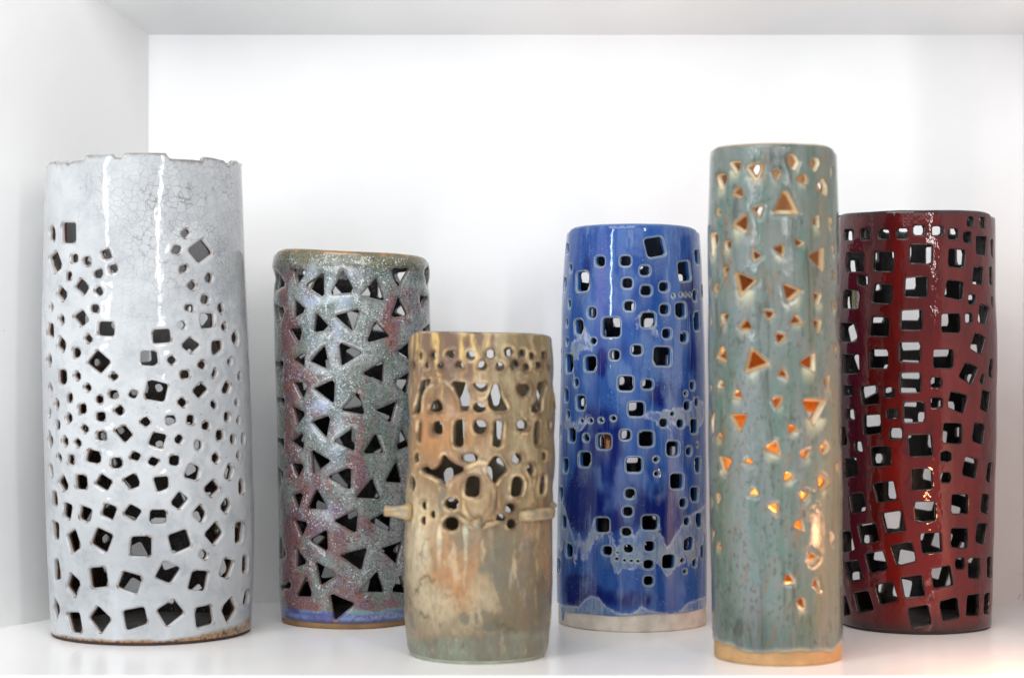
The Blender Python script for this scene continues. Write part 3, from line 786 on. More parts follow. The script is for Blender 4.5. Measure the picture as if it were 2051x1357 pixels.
# fine crawled network: dark gaps between pale islands
nv = m.warp(.0022, 420)
cell = m.voro(420, 'DISTANCE_TO_EDGE', nv)
gaps = m.ramp(cell, .02, .20, 1, 0)
frag = m.ramp(m.noise(330, 3, .6), .40, .56)
und = m.mix(m.ramp(m.noise(48, 4, .65, m.scaled(1, 1, .7, (8, 3, 2))), .56, .72, 0, .5), und, (.085, .075, .10))
und = m.mix(m.mul(gaps, m.mul(frag, .62)), und, (.030, .022, .028))
isl = m.ramp(m.voro(430, 'F1', m.warp(.0022, 400)), .16, .40, 1, 0)
pale = m.mix(m.ramp(m.noise(55, 2), .42, .6), (.56, .57, .57), (.46, .57, .66))
und = m.mix(m.mul(m.ramp(lt, .2, 1.0), m.ramp(m.noise(50, 3), .42, .62, .1, .75)), und, m.mix(m.ramp(m.noise(30, 2), .45, .6), (.40, .45, .47), (.36, .42, .58)))  # pale glaze patches with bluish window sheen painted into the colour
und = m.mix(m.mul(isl, m.ramp(m.add(m.noise(75, 3), m.mul(m.sub(lt, m.mul(pk, .4)), .26)), .44, .60, 0.12, .85)), und, pale)
band = m.mix(m.ramp(m.noise(30, 3, .5, m.scaled(.6, .6, 3)), .4, .6), (.045, .065, .24), (.17, .24, .42))
band = m.mix(m.ramp(m.noise(300, 3, .7), .45, .65), band, (.10, .09, .22))
band = m.mix(m.mul(m.ramp(m.z(), .011, .019), m.ramp(m.noise(22, 2), .38, .58)), band, (.19, .30, .25))
band = m.mix(m.ramp(m.z(), .0095, .0065, 0, .8), band, (.035, .035, .10))
col = m.mix(m.ramp(m.add(bl, m.mul(m.sub(m.noise(55, 4), .5), 1.3)), .30, .75), und, band)
col = m.mix(m.mul(m.ramp(rim, .5, 1), .35), col, (.10, .055, .05))
col = m.mix(m.ramp(m.attr('m5'), .3, .8, 0, .8), col, m.mix(m.ramp(m.noise(80, 3), .4, .6), (.33, .17, .07), (.14, .12, .06)))
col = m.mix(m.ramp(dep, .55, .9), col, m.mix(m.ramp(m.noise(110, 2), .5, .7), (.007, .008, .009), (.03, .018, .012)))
m.bump(m.sub(isl, gaps), m.ramp(dep, .5, .9, .14, .2), .0003)
m.bump(m.noise(75, 3), .7, .0018)
pink_glaze = m.done(col, m.ramp(isl, 0, 1, .10, .17), .6, .2, .04)
p_clay = clay('pink_foot_clay', (.30, .17, .08), (.05, .03, .02), .6)
root = holder('pink_green_vase', 'speckled pink and grey-green vase with large triangular holes beside the white vase', P, 0)
def p_extra(th, z):
    zt = P.ztop(th)
    return .0016 * np.exp(-((z - zt + .009) / .008) ** 2) - .0010 * np.exp(-((z - zt + .0205) / .004) ** 2)
P.extra = p_extra
P.build(root, PINK_HOLES, pink_glaze, .0022, e=.0020, masks=dict(
    m1=P.blobs([(572, 620, 18, 90, .75), (580, 720, 20, 60, .7), (575, 830, 16, 60, .6), (600, 540, 25, 18, .6), (690, 640, 30, 20, .35), (785, 640, 14, 70, .85), (822, 610, 16, 45, .8), (785, 660, 12, 50, .4),
                (620, 755, 26, 20, .7), (625, 815, 20, 22, .6), (715, 770, 26, 26, .3), (720, 920, 14, 50, .6), (720, 980, 20, 20, .3), (575, 1100, 18, 90, .9), (620, 1010, 30, 40, .35), (670, 1095, 22, 18, .9), (650, 1180, 60, 45, .55),
                (580, 1190, 22, 40, .8), (690, 1080, 140, 170, .34), (600, 940, 60, 110, .28), (720, 860, 60, 80, .22), (700, 560, 60, 40, .15), (610, 1212, 40, 12, .8), (770, 1210, 50, 14, .7), (640, 1060, 90, 60, .25), (665, 665, 10, 22, .6)]),
    m2=lambda s, z: np.clip((.0205 - z) / .008, 0, 1),
    m3=P.blobs([(640, 600, 50, 60, .8), (655, 720, 40, 100, .9), (650, 830, 40, 60, .9), (660, 900, 40, 60, .6), (650, 1030, 60, 30, .8), (700, 560, 60, 60, .5), (640, 1100, 30, 60, .5), (650, 540, 40, 20, .5)]),
    m5=lambda s, z: np.clip((z - P.ztop(s / P.Rr) + .0016) / .0016, 0, 1),
    m4=lambda s, z: np.clip((z - P.ztop(s / P.Rr) + .016) / .008, 0, 1) * .9), lip=.42, rim_w=.0014, ridge=-.0014, ridge_at=0.0, ridge_w=.0030, grow=1.07)
P.ring(root, p_clay, 'foot', .0085, .0007)
base_slab(P, root, clay('pink_base_clay', (.05, .04, .035), (.02, .02, .02), .4))

# ---------------------------------------------------------------- 3 small tan pierced vase
TZ = 1.749
T = Shell(TZ, [(665, 821, 1107), (700, 819.5, 1108), (780, 818, 1109.5), (860, 817.5, 1110), (950, 815, 1110), (1020, 812, 1108), (1090, 808.5, 1106.5), (1160, 808, 1106), (1230, 811, 1104), (1290, 818, 1099), (1312, 826, 1092), (1322, 834, 1084)],
          [(821, 676), (824, 671), (832, 667.5), (850, 667), (900, 668), (960, 669.5), (1020, 670), (1060, 671), (1090, 673), (1102, 676), (1107, 682)],
          0.00045, 31, wall=0.0050, foot=0.0030)
def t_extra(th, z):
    k = TZ / FPX
    def at(x, y):
        a, b = T.surf(np.array([(x, y)], float)); return a[0], b[0]
    d = np.zeros_like(th)
    def bumpf(x, y, rx, ry, a, p=1.0):
        t0, z0 = at(x, y)
        return a * np.exp(-((((th - t0) * T.Rr / (rx * k)) ** 2 + ((z - z0) / (ry * k)) ** 2) ** p))
    d += bumpf(962, 995, 29, 62, .0075, 1.6)                        # the big pod
    d += bumpf(1033, 965, 24, 45, .0040, 1.5) + bumpf(830, 975, 20, 40, .0028, 1.4)
    d += bumpf(902, 985, 22, 22, -.0012)
    for x, w, y0, y1, a in ((880, 7, 1060, 1150, .0016), (933, 7, 1060, 1170, .0016), (985, 6, 1060, 1120, .0014), (1080, 7, 1050, 1110, .0012)):
        t0, z0 = at(x, y0); _, z1 = at(x, y1)
        f = np.clip((z - z1) / (z0 - z1), 0, 1)
        d += a * np.exp(-((th - t0) * T.Rr / (w * k * (.3 + .7 * f))) ** 2) * np.where(z < z0 + .004, f, 0) * np.clip((z0 + .004 - z) / .004, 0, 1)
    # the pierced upper band stands a little proud and is softly modelled
    return d + .0006 * np.sin(th * 9 + z * 160) * np.clip((z - .10) / .02, 0, 1)
RIDGES = [(770, 655, '385 850 395 740 430 640 500 560 560 530 640 555 700 620 742 700 764 850', 7, .0014),
 (770, 655, '830 565 858 650 925 695 962 715 1000 712 1050 655 1092 565', 5, .0013), (770, 655, '1145 570 1192 700 1262 835 1080 850', 5, .0013),
 (770, 655, '440 865 590 862', 5, .0012), (770, 655, '450 930 445 1080 590 1085 600 940', 4, .0010), (770, 655, '690 930 675 1190 720 1225 800 1200 812 940', 4, .0010),
 (770, 655, '1340 1070 1430 1065', 5, .0014), (770, 655, '1620 590 1585 720 1590 850 1480 865', 5, .0013), (770, 655, '1200 950 1190 1200', 5, .0012),
 (770, 860, '372 395 358 440 400 472 500 492 545 540 552 610', 6, .0018), (770, 860, '618 560 640 492 700 462 790 418 830 372 940 322 1015 332', 6, .0016),
 (770, 860, '1180 292 1232 398 1182 470 1125 545', 6, .0018), (770, 860, '1000 385 1040 465 1080 545 1098 640 1082 770 1010 880 965 965', 6, .0018),
 (770, 860, '800 560 790 700 805 830 880 905 962 968', 6, .0016), (770, 860, '830 655 880 690 945 660', 4, .0010), (770, 860, '1400 430 1462 500 1475 570', 5, .0016),
 (770, 860, '1505 500 1480 600 1482 720', 5, .0015), (770, 860, '1245 660 1300 690 1380 640 1390 520', 4, .0011),
]
_rl = None
def ridge_lines():
    global _rl
    if _rl is None:
        _rl = []
        for ox, oy, txt, rad, h in RIDGES:
            q = np.array(list(map(float, txt.split()))).reshape(-1, 2)
            for _ in range(2):                                      # round the corners of the line
                a, b = q[:-1], q[1:]
                q = np.concatenate([q[:1], np.stack([a * .75 + b * .25, a * .25 + b * .75], 1).reshape(-1, 2), q[-1:]])
            th, z = T.surf(np.array((ox, oy)) + q / 5.0024)
            _rl.append((np.stack([th * T.Rr, z], 1), rad * .85 * TZ / FPX, h * .85))
    return _rl
def ridge_field(s, z, height=False):
    P_ = np.stack([s, z], 1); v = np.zeros(len(s))
    for q, w, h in ridge_lines():
        lo, hi = q.min(0) - 3 * w, q.max(0) + 3 * w
        ix = np.where((s > lo[0]) & (s < hi[0]) & (z > lo[1]) & (z < hi[1]))[0]
        if len(ix) == 0: continue
        A, B_ = q[:-1], q[1:]; d = B_ - A
        w_ = P_[ix][:, None] - A[None]
        t = np.clip((w_ * d[None]).sum(2) / ((d * d).sum(1) + 1e-12), 0, 1)
        dist = np.sqrt(((w_ - t[..., None] * d[None]) ** 2).sum(2)).min(1)
        v[ix] = np.maximum(v[ix], (h if height else 1.0) * np.exp(-(dist / w) ** 2))
    return v
T_RUN = [(800, 1010), (845, 1050), (860, 1105), (870, 1148), (879, 1164), (888, 1161), (903, 1150), (914, 1176), (926, 1195), (937, 1178), (950, 1150), (968, 1122), (985, 1075), (1010, 1030), (1110, 1000)]
_q = np.array(T_RUN, float)
_tt, _tz = T.surf(_q)
def tan_runs(s, z):
    th = ((s / T.Rr + math.pi) % (2 * math.pi)) - math.pi
    d = z - np.interp(th, _tt, _tz)
    return np.clip(d / .0012 + .5, 0, 1) * np.clip(1.25 - d / .034, 0, 1) * np.exp(-((th + .32) / .42) ** 4)
T_SEAM = ['805 1140 812 1172 820 1200 828 1222 850 1232 868 1241 884 1246', '846 1150 858 1156 870 1165', '830 1190 838 1176 846 1152', '985 1246 1010 1252 1030 1262']
_sl = None
def seam_field(s, z):
    global _sl
    if _sl is None:
        _sl = []
        for txt in T_SEAM:
            th, zz_ = T.surf(np.array(list(map(float, txt.split()))).reshape(-1, 2))
            _sl.append(np.stack([th * T.Rr, zz_], 1))
    P_ = np.stack([s + .0016 * np.sin(z * 900), z + .0014 * np.sin(s * 800)], 1); v = np.zeros(len(s)); w = .0013
    for q in _sl:
        lo, hi = q.min(0) - 4 * w, q.max(0) + 4 * w
        ix = np.where((s > lo[0]) & (s < hi[0]) & (z > lo[1]) & (z < hi[1]))[0]
        if len(ix) == 0: continue
        A, B_ = q[:-1], q[1:]; d = B_ - A
        w_ = P_[ix][:, None] - A[None]
        t = np.clip((w_ * d[None]).sum(2) / ((d * d).sum(1) + 1e-12), 0, 1)
        dist = np.sqrt(((w_ - t[..., None] * d[None]) ** 2).sum(2)).min(1)
        v[ix] = np.maximum(v[ix], np.exp(-(dist / w) ** 2))
    return v
T.extra = lambda th, z: t_extra(th, z) + ridge_field(th * T.Rr, z, True)
m = Mat('tan_ash_glaze')
rim, dep, drip = m.attr('rim'), m.attr('depth'), m.attr('drip')
og, dk, gr, cr = m.attr('m1'), m.attr('m2'), m.attr('m3'), m.attr('m4')
st = m.noise(1.0, 4, .6, m.scaled(75, 75, 11), .6)
base = m.mix(m.ramp(st, .36, .64), (.30, .205, .105), (.165, .108, .056))
base = m.mix(m.mul(m.attr('m6'), m.ramp(m.noise(26, 3), .3, .6, .6, 1)), base, m.mix(m.ramp(st, .4, .62), (.30, .245, .140), (.19, .148, .080)))
base = m.mix(m.mul(cr, m.ramp(m.noise(30, 3), .3, .6, .5, 1)), base, (.50, .40, .245))
lw = m.ramp(m.add(m.attr('m9'), m.mul(m.sub(m.noise(1.0, 4, .6, m.scaled(34, 34, 14), 1.2), .5), .9)), .35, .65)
wv = m.noise(1.0, 3, .55, m.scaled(26, 26, 34, (3, 3, 3)), 1.6)
low = m.mix(m.ramp(wv, .36, .52), (.165, .145, .090), (.265, .200, .120))
low = m.mix(m.ramp(wv, .56, .66), low, (.105, .115, .098))
base = m.mix(m.mul(lw, .85), base, low)
base = m.mix(m.mul(cr, m.mul(lw, .7)), base, (.50, .40, .26))
base = m.mix(m.mul(og, m.ramp(m.noise(45, 3, .6, m.scaled(1, 1, .4)), .3, .6, .45, 1)), base, (.37, .175, .068))
base = m.mix(m.ramp(m.attr('m8'), .25, .8, 0, .85), base, m.mix(m.ramp(m.noise(60, 2), .42, .6), (.60, .53, .36), (.45, .46, .34)))
base = m.mix(m.ramp(m.add(dk, m.mul(m.sub(m.noise(1.0, 4, .62, m.scaled(52, 52, 26, (2, 1, 4)), 1.0), .5), 1.5)), .42, .70, 0, .85), base, m.mix(m.ramp(wv, .4, .6), (.120, .118, .098), (.145, .125, .080)))
base = m.mix(m.mul(m.attr('m10'), m.ramp(m.noise(50, 3), .3, .6, .6, 1)), base, m.mix(m.ramp(st, .4, .6), (.37, .19, .085), (.30, .165, .085)))
base = m.mix(m.mul(m.attr('m11'), m.ramp(m.noise(110, 3, .6), .36, .56)), base, (.085, .080, .038))
base = m.mix(m.ramp(m.add(gr, m.mul(m.sub(m.noise(28, 3), .5), .9)), .35, .75), base, m.mix(m.ramp(m.noise(40, 3), .4, .6), (.205, .225, .165), (.17, .165, .125)))
sv = m.scaled(1, 1, .42, rot=(0, R(24), 0))
dia = m.noise(1.0, 2, .5, m.scaled(120, 120, 20, rot=(0, R(24), 0)))
topm = m.op('MINIMUM', m.mul(m.attr('m5'), 1.25), 1.0)
base = m.mix(m.mul(topm, m.ramp(dia, .48, .55)), base, (.150, .090, .062))
base = m.mix(m.mul(topm, m.ramp(dia, .45, .40, 0, .9)), base, (.56, .37, .14))
spots = m.ramp(m.noise(150, 3, .6, m.scaled(1, 1, .6)), .69, .76)
base = m.mix(m.mul(spots, .8), base, (.075, .06, .03))
base = m.mix(m.mul(m.ramp(m.noise(85, 3), .66, .76), .55), base, (.27, .09, .03))
vein = m.mul(m.ramp(m.op('ABSOLUTE', m.sub(m.noise(16, 4, .65, m.warp(.02, 30)), .5)), .0, .022, 1, 0), m.ramp(m.noise(60, 2), .48, .60))
base = m.mix(m.mul(vein, m.mul(cr, .5)), base, (.12, .10, .05))
hal = m.mix(m.ramp(m.noise(50, 2), .4, .6), (.66, .53, .31), (.62, .39, .20))
base = m.mix(m.mul(m.ramp(m.noise(120, 4, .65, m.scaled(1, 1, .8, (7, 1, 1))), .58, .68), m.ramp(m.attr('m6'), .1, .7, .2, .8)), base, (.115, .068, .034))
base = m.mix(m.ramp(m.noise(230, 4, .7, m.scaled(1, 1, .45)), .42, .66, 0, .42), base, (.14, .095, .052))
base = m.mix(m.ramp(m.noise(90, 4, .65, m.scaled(1, 1, .35, (2, 9, 2))), .56, .70, 0, .6), base, (.46, .37, .24))
hn = m.noise(65, 3)
base = m.mix(m.mul(m.ramp(rim, .20, .55), m.ramp(hn, .48, .64, 0, .5)), base, hal)
base = m.mix(m.mul(m.ramp(rim, .10, .55), m.ramp(hn, .56, .40, 0, .8)), base, (.13, .070, .034))
rd = m.attr('m7')
base = m.mix(m.mul(m.ramp(rd, .45, .95), m.ramp(m.noise(70, 3), .46, .62, .0, .60)), base, m.mix(m.ramp(m.noise(40, 2), .42, .58), (.66, .48, .24), (.62, .53, .36)))
base = m.mix(m.mul(m.mul(m.ramp(rd, .03, .14), m.ramp(rd, .45, .22)), m.ramp(m.noise(55, 3), .42, .58, 0, .8)), base, m.mix(m.ramp(hn, .4, .6), (.15, .085, .04), (.27, .18, .09)))
col = m.mix(m.ramp(dep, .2, .5), base, m.mix(m.ramp(m.noise(60, 2), .4, .6), (.17, .13, .085), (.09, .07, .055)))
col = m.mix(m.ramp(dep, .85, .97), col, (.10, .075, .045))
m.bump(m.noise(1.0, 4, .65, m.scaled(190, 190, 70)), .45, .0010)
tan_glaze = m.done(col, m.ramp(m.noise(40, 3), .35, .65, .24, .40), .42, .06, .12)
t_clay = clay('tan_foot_clay', (.45, .50, .38), (.35, .20, .05), .5, .8)
root = holder('tan_vase', 'shortest vase, tan and olive glazed, carved with arches, pods and twigs', T, 0)
T.build(root, TAN_HOLES, tan_glaze, .0034, e=.0015, masks=dict(
    m1=T.blobs([(870, 870, 55, 60, .8), (930, 850, 40, 90, .5), (905, 1110, 30, 60, .9), (925, 1180, 22, 40, .9), (875, 1155, 22, 16, .7), (900, 960, 40, 40, .5), (835, 850, 20, 120, .5), (1098, 1140, 8, 60, .7), (830, 710, 22, 40, .4), (1040, 1230, 30, 20, .3)]),
    m2=T.blobs([(985, 1110, 60, 60, .75), (1040, 1080, 40, 60, .7), (1035, 1150, 30, 60, .9), (1080, 1210, 30, 70, .9), (960, 1240, 60, 22, .8), (915, 1085, 20, 40, .6), (1050, 1270, 40, 40, .6), (885, 985, 10, 50, .8), (990, 1000, 6, 40, .7), (1010, 1170, 20, 40, .6), (1060, 1030, 40, 25, .5), (1100, 1250, 30, 60, .5)]),
    m3=lambda s, z: np.clip((.030 - z + .004 * np.sin(s / T.Rr * 2 + 1.2)) / .018, 0, 1),
    m4=T.blobs([(835, 1130, 30, 80, 1.0), (880, 1215, 50, 45, .8), (960, 1190, 60, 30, .5), (840, 1050, 22, 50, .9), (870, 1030, 26, 60, .6), (960, 960, 30, 60, .35), (820, 1000, 14, 60, .5)]),
    m6=T.blobs([(1060, 760, 70, 150, 1.0), (1080, 880, 50, 120, .9), (1020, 700, 40, 60, .8), (1090, 700, 40, 80, .8), (1060, 980, 40, 60, .6)]),
    m10=tan_runs, m11=lambda s, z: seam_field(s, z),
    m9=lambda s, z: np.clip((.105 - z) / .03 + .5, 0, 1),
    m7=lambda s, z: ridge_field(s, z),
    m8=T.blobs([(880, 1070, 5, 26, 1), (879, 1120, 4, 36, 1), (932, 1060, 6, 24, .9), (933, 1110, 4, 40, .9), (929, 1160, 3, 24, .8), (985, 1075, 5, 30, .9), (986, 1110, 3, 24, .8), (838, 1060, 5, 40, .7), (850, 1090, 4, 40, .7)]),
    m5=T.blobs([(830, 690, 40, 45, 1), (880, 700, 45, 45, 1), (940, 700, 45, 40, .9), (990, 690, 40, 26, .6), (880, 760, 60, 40, .7)])), lip=.3, rim_w=.0020, ridge=.0006, ridge_at=.0014, ridge_w=.0012, grid=.0017, grow=1.07)
T.ring(root, t_clay, 'foot', .0055, .0008)
base_slab(T, root, clay('tan_base_clay', (.12, .09, .06), (.05, .04, .03), .5))
def sweep(name, path, radii, mat, parent, n=14, squash=1.0):
    path = [Vector(p) for p in path]
    v, f = [], []
    for i, p in enumerate(path):
        d = (path[min(i + 1, len(path) - 1)] - path[max(i - 1, 0)]).normalized()
        up = Vector((0, 0, 1)); s = d.cross(up).normalized(); u = s.cross(d)
        for k in range(n):
            a = 2 * math.pi * k / n
            q = 1 + .10 * math.sin(3 * a + i)
            v.append(p + (s * math.cos(a) * squash + u * math.sin(a)) * radii[i] * q)
    for i in range(len(path) - 1):
        for k in range(n):
            l = (k + 1) % n
            f.append((i * n + k, (i + 1) * n + k, (i + 1) * n + l, i * n + l))
    f.append(tuple(range(n))); f.append(tuple(reversed(range((len(path) - 1) * n, len(path) * n))))
    o = mesh_object(name, v, f, mat, parent)
    return o
m = Mat('tan_twig_glaze')
st = m.noise(1.0, 3, .6, m.scaled(120, 120, 260))
c = m.mix(m.ramp(st, .4, .62), (.36, .25, .125), (.20, .18, .13))
m.bump(m.noise(1.0, 3, .6, m.scaled(90, 90, 420)), .5, .0012)
twig_glaze = m.done(m.mix(m.ramp(m.noise(40), .55, .7), c, (.28, .165, .075)), .34, .5)
zt_ = lambda y: CAMH + (HY - y) / FPX * (TZ - .02)
def on(th, z, out=0.0):
    return T.pos(np.array([th * T.Rr]), np.array([z]), np.array([-out]))[0]
zz = zt_(1023)
th_l = -1.33
p0, p1 = on(th_l, zz, -.003), on(th_l, zz, .0145)
d_ = Vector((-1, -.12, .02))
base_p = Vector(on(-1.18, zz, -.001))
sweep('twig', [base_p, base_p + d_ * .006, base_p + d_ * .014, base_p + d_ * .0205, base_p + d_ * .0215], [.0085, .0055, .0042, .0043, .0032], twig_glaze, root)
zz2 = zt_(1025)
sweep('twig', [on(t, zz2, o) for t, o in ((.60, -.002), (.66, .0016), (.78, .0026), (.92, .0028), (1.06, .0026), (1.17, .0022), (1.22, .0010))], [.0044, .0048, .0047, .0049, .0046, .0048, .0038], twig_glaze, root)
q0 = Vector(on(1.36, zt_(1013), -.002)); q1 = q0 + Vector((.0062, -.0005, -.0004))
sweep('thorn', [q0, q0 + (q1 - q0) * .45, q0 + (q1 - q0) * .8, q1], [.0058, .0036, .0018, .0003], twig_glaze, root)
k0 = Vector(on(-.03, zt_(1030), .002)); k1 = Vector(on(.03, zt_(1052), .0065))
sweep('pod_tip', [k0, k0.lerp(k1, .5), k1], [.0058, .0040, .0008], twig_glaze, root)
sweep('leaf_rib', [on(t, zt_(y), .0015) for t, y in ((-.30, 1020), (-.18, 1032), (-.06, 1044), (.02, 1050))], [.0010, .0024, .0026, .0012], twig_glaze, root)
sweep('leaf_rib', [on(t, zt_(y), .0015) for t, y in ((.34, 1036), (.22, 1036), (.12, 1040), (.04, 1048))], [.0008, .0018, .0022, .0012], twig_glaze, root)

# ---------------------------------------------------------------- 4 blue vase
BZ = 1.938
B = Shell(BZ, [(450, 1139, 1396), (458, 1137.5, 1398), (470, 1134.5, 1400), (520, 1130, 1404), (600, 1126, 1408), (700, 1123.5, 1411.5), (800, 1121.5, 1413), (930, 1119, 1414.5), (1020, 1116, 1415), (1150, 1115, 1416), (1240, 1116.5, 1416.5)],
          [(1138, 468), (1141, 463), (1147, 460), (1165, 457), (1200, 454.5), (1267, 453), (1330, 454), (1365, 456.5), (1385, 459.5), (1394, 463), (1397, 468)],
          0.00016, 41, wall=0.0058, foot=lambda th: .0150 + .0010 * np.sin(2 * th + .4) + .0006 * np.sin(7 * th) - .0105 * np.exp(-((th + 1.24) / .045) ** 2) + .003 * np.exp(-((np.abs(th) - 1.45) / .2) ** 2))
m = Mat('cobalt_blue_glaze')
rim, dep, drip = m.attr('rim'), m.attr('depth'), m.attr('drip')
deep, veil, vio = m.attr('m1'), m.attr('m2'), m.attr('m3')
stv = m.noise(1.0, 4, .6, m.scaled(70, 70, 9), .5)
fine = m.noise(1.0, 4, .65, m.scaled(260, 260, 60))
base = m.mix(m.ramp(stv, .36, .64), (.014, .056, .245), (.032, .100, .320))
base = m.mix(m.ramp(m.add(deep, m.mul(m.sub(stv, .5), .8)), .30, .70), base, (.004, .013, .125))
base = m.mix(m.mul(m.ramp(m.noise(1.0, 3, .6, m.scaled(45, 45, 20, (4, 2, 1))), .50, .68), .7), base, (.10, .18, .38))
base = m.mix(m.mul(m.ramp(m.noise(1.0, 4, .6, m.scaled(120, 120, 10, (6, 1, 2)), .5), .54, .68), .65), base, (.018, .045, .23))
base = m.mix(m.mul(m.ramp(m.noise(1.0, 4, .6, m.scaled(160, 160, 9, (1, 9, 2)), .5), .58, .70), .55), base, (.17, .25, .38))
fl = m.attr('m4')
vz = m.add(m.add(veil, fl), m.mul(m.sub(m.noise(1.0, 5, .62, m.scaled(46, 46, 34, (1, 5, 2)), .8), .5), 1.3))
vm = m.ramp(vz, .42, .58)
edge = m.mul(m.ramp(vz, .36, .46), m.ramp(vz, .56, .48))
vcol = m.mix(m.ramp(m.add(m.mul(fine, .5), m.mul(m.noise(1.0, 4, .65, m.scaled(60, 60, 40, (2, 2, 9))), .5)), .42, .58), (.255, .315, .355), (.095, .165, .36))
base = m.mix(m.mul(vm, .92), base, vcol)
base = m.mix(m.mul(edge, m.ramp(fine, .4, .6, .2, .75)), base, (.46, .48, .62))
base = m.mix(m.mul(drip, m.ramp(fine, .3, .65, .65, .25)), base, (.20, .25, .34))
base = m.mix(m.mul(m.ramp(m.noise(800, 2, .6), .62, .72), m.ramp(m.noise(30, 2), .5, .65, 0, .5)), base, (.45, .50, .66))
base = m.mix(m.mul(vio, .45), base, (.20, .16, .45))  # violet bands: reflected tint beside the window streak, painted into the colour
base = m.mix(m.ramp(rim, .10, .50, 0, .40), base, (.15, .21, .33))
base = m.mix(m.ramp(rim, .80, .98, 0, .8), base, (.34, .39, .34))
base = m.mix(m.mul(m.attr('m5'), m.ramp(fine, .35, .6, .25, .8)), base, (.40, .43, .56))
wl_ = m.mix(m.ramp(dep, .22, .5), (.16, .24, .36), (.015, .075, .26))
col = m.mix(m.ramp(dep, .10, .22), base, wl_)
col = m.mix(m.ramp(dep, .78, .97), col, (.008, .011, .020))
m.bump(m.noise(700, 2), .05, .0004)
m.bump(m.add(m.noise(1.0, 2, .5, m.scaled(40, 40, 40)), m.mul(vm, .4)), .35, .0011)
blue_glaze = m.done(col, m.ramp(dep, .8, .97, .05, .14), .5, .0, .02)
b_clay = clay('blue_foot_clay', (.68, .61, .53), (.35, .28, .22), .8, .15)
root = holder('blue_vase', 'glossy cobalt blue vase with rounded square holes, grey drips and a bare white foot', B, 0)
def line_z(sh, pts):
    q = np.array(pts, float)
    t_, z_ = sh.surf(q)
    return lambda th: np.interp(((np.asarray(th) + math.pi) % (2 * math.pi)) - math.pi, t_, z_)
# lower limits of the two running coats of cobalt
run1 = line_z(B, [(1118, 985), (1126, 1000), (1133, 1020), (1142, 1055), (1152, 1084), (1157, 1080), (1160, 1066), (1165, 1080), (1169, 1086), (1176, 1078), (1190, 1042), (1200, 1036), (1220, 1040), (1226, 1070), (1234, 1098), (1240, 1092), (1246, 1060), (1262, 1066), (1272, 1074), (1284, 1052), (1300, 1040), (1318, 1044), (1327, 1075), (1336, 1098), (1350, 1076), (1368, 1046), (1385, 1030), (1412, 1010)])
run2 = line_z(B, [(1117, 1210), (1135, 1212), (1160, 1214), (1172, 1200), (1186, 1192), (1200, 1197), (1214, 1214), (1235, 1226), (1262, 1229), (1276, 1222), (1284, 1213), (1296, 1220), (1320, 1226), (1345, 1228), (1362, 1222), (1378, 1207), (1396, 1200), (1415, 1192)])
def flow(s, z):
    th = s / B.Rr
    d1 = (run1(th) - z); d2 = (run2(th) - z)
    back = np.abs((th + math.pi) % (2 * math.pi) - math.pi) > 1.6
    f = np.clip(d1 / .0016 + .5, 0, 1) * np.clip(1.15 - d1 / .030, 0, 1) * .75 - .5 * np.exp(-((d1 + .004) / .004) ** 2)
    g = np.clip(d2 / .0012 + .5, 0, 1) * 1.1 - .45 * np.exp(-((d2 + .003) / .003) ** 2)
    return np.where(back, g, f + g)
def outline(s, z):
    th = s / B.Rr
    back = np.abs((th + math.pi) % (2 * math.pi) - math.pi) > 1.6
    d1 = run1(th) - z - .0005; d2 = run2(th) - z - .0004
    return np.maximum(np.where(back, 0, np.exp(-(d1 / .0015) ** 2)), np.exp(-(d2 / .0010) ** 2))
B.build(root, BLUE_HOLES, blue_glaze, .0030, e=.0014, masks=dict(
    m1=B.blobs([(1200, 880, 45, 70, 1.1), (1170, 1010, 45, 60, 1.3), (1240, 1010, 40, 50, 1.1), (1340, 1030, 40, 70, 1.2), (1330, 790, 40, 35, .8), (1205, 725, 12, 30, 1.2), (1250, 700, 20, 40, .5), (1380, 580, 20, 70, .8), (1175, 540, 14, 50, .7), (1150, 1190, 24, 40, .9), (1260, 1200, 90, 26, .7), (1390, 720, 20, 50, .6), (1345, 1095, 12, 16, .8), (1290, 590, 25, 50, .3), (1165, 1170, 30, 30, .5)]),
    m2=B.blobs([(1155, 690, 28, 40, .55), (1290, 650, 40, 30, .5), (1390, 830, 40, 30, .8), (1310, 835, 40, 18, .5), (1150, 850, 35, 30, .45), (1120, 1060, 12, 50, .8), (1290, 1100, 50, 30, .35), (1230, 1120, 40, 22, .35), (1330, 1120, 50, 25, .5), (1395, 1080, 20, 60, .8), (1120, 1210, 8, 20, .8), (1170, 760, 40, 20, .35), (1340, 880, 30, 30, .35)]),
    m4=flow, m5=outline,
    m3=B.blobs([(1204, 580, 11, 110, .8), (1235, 640, 6, 60, .4), (1240, 980, 8, 60, .4)])), drip_len=1.5, lip=.45, rim_w=.0014, grid=.0017)
B.ring(root, b_clay, 'foot', .021, .0010)
base_slab(B, root, clay('blue_base_clay', (.30, .27, .24), (.1, .1, .1), .7))

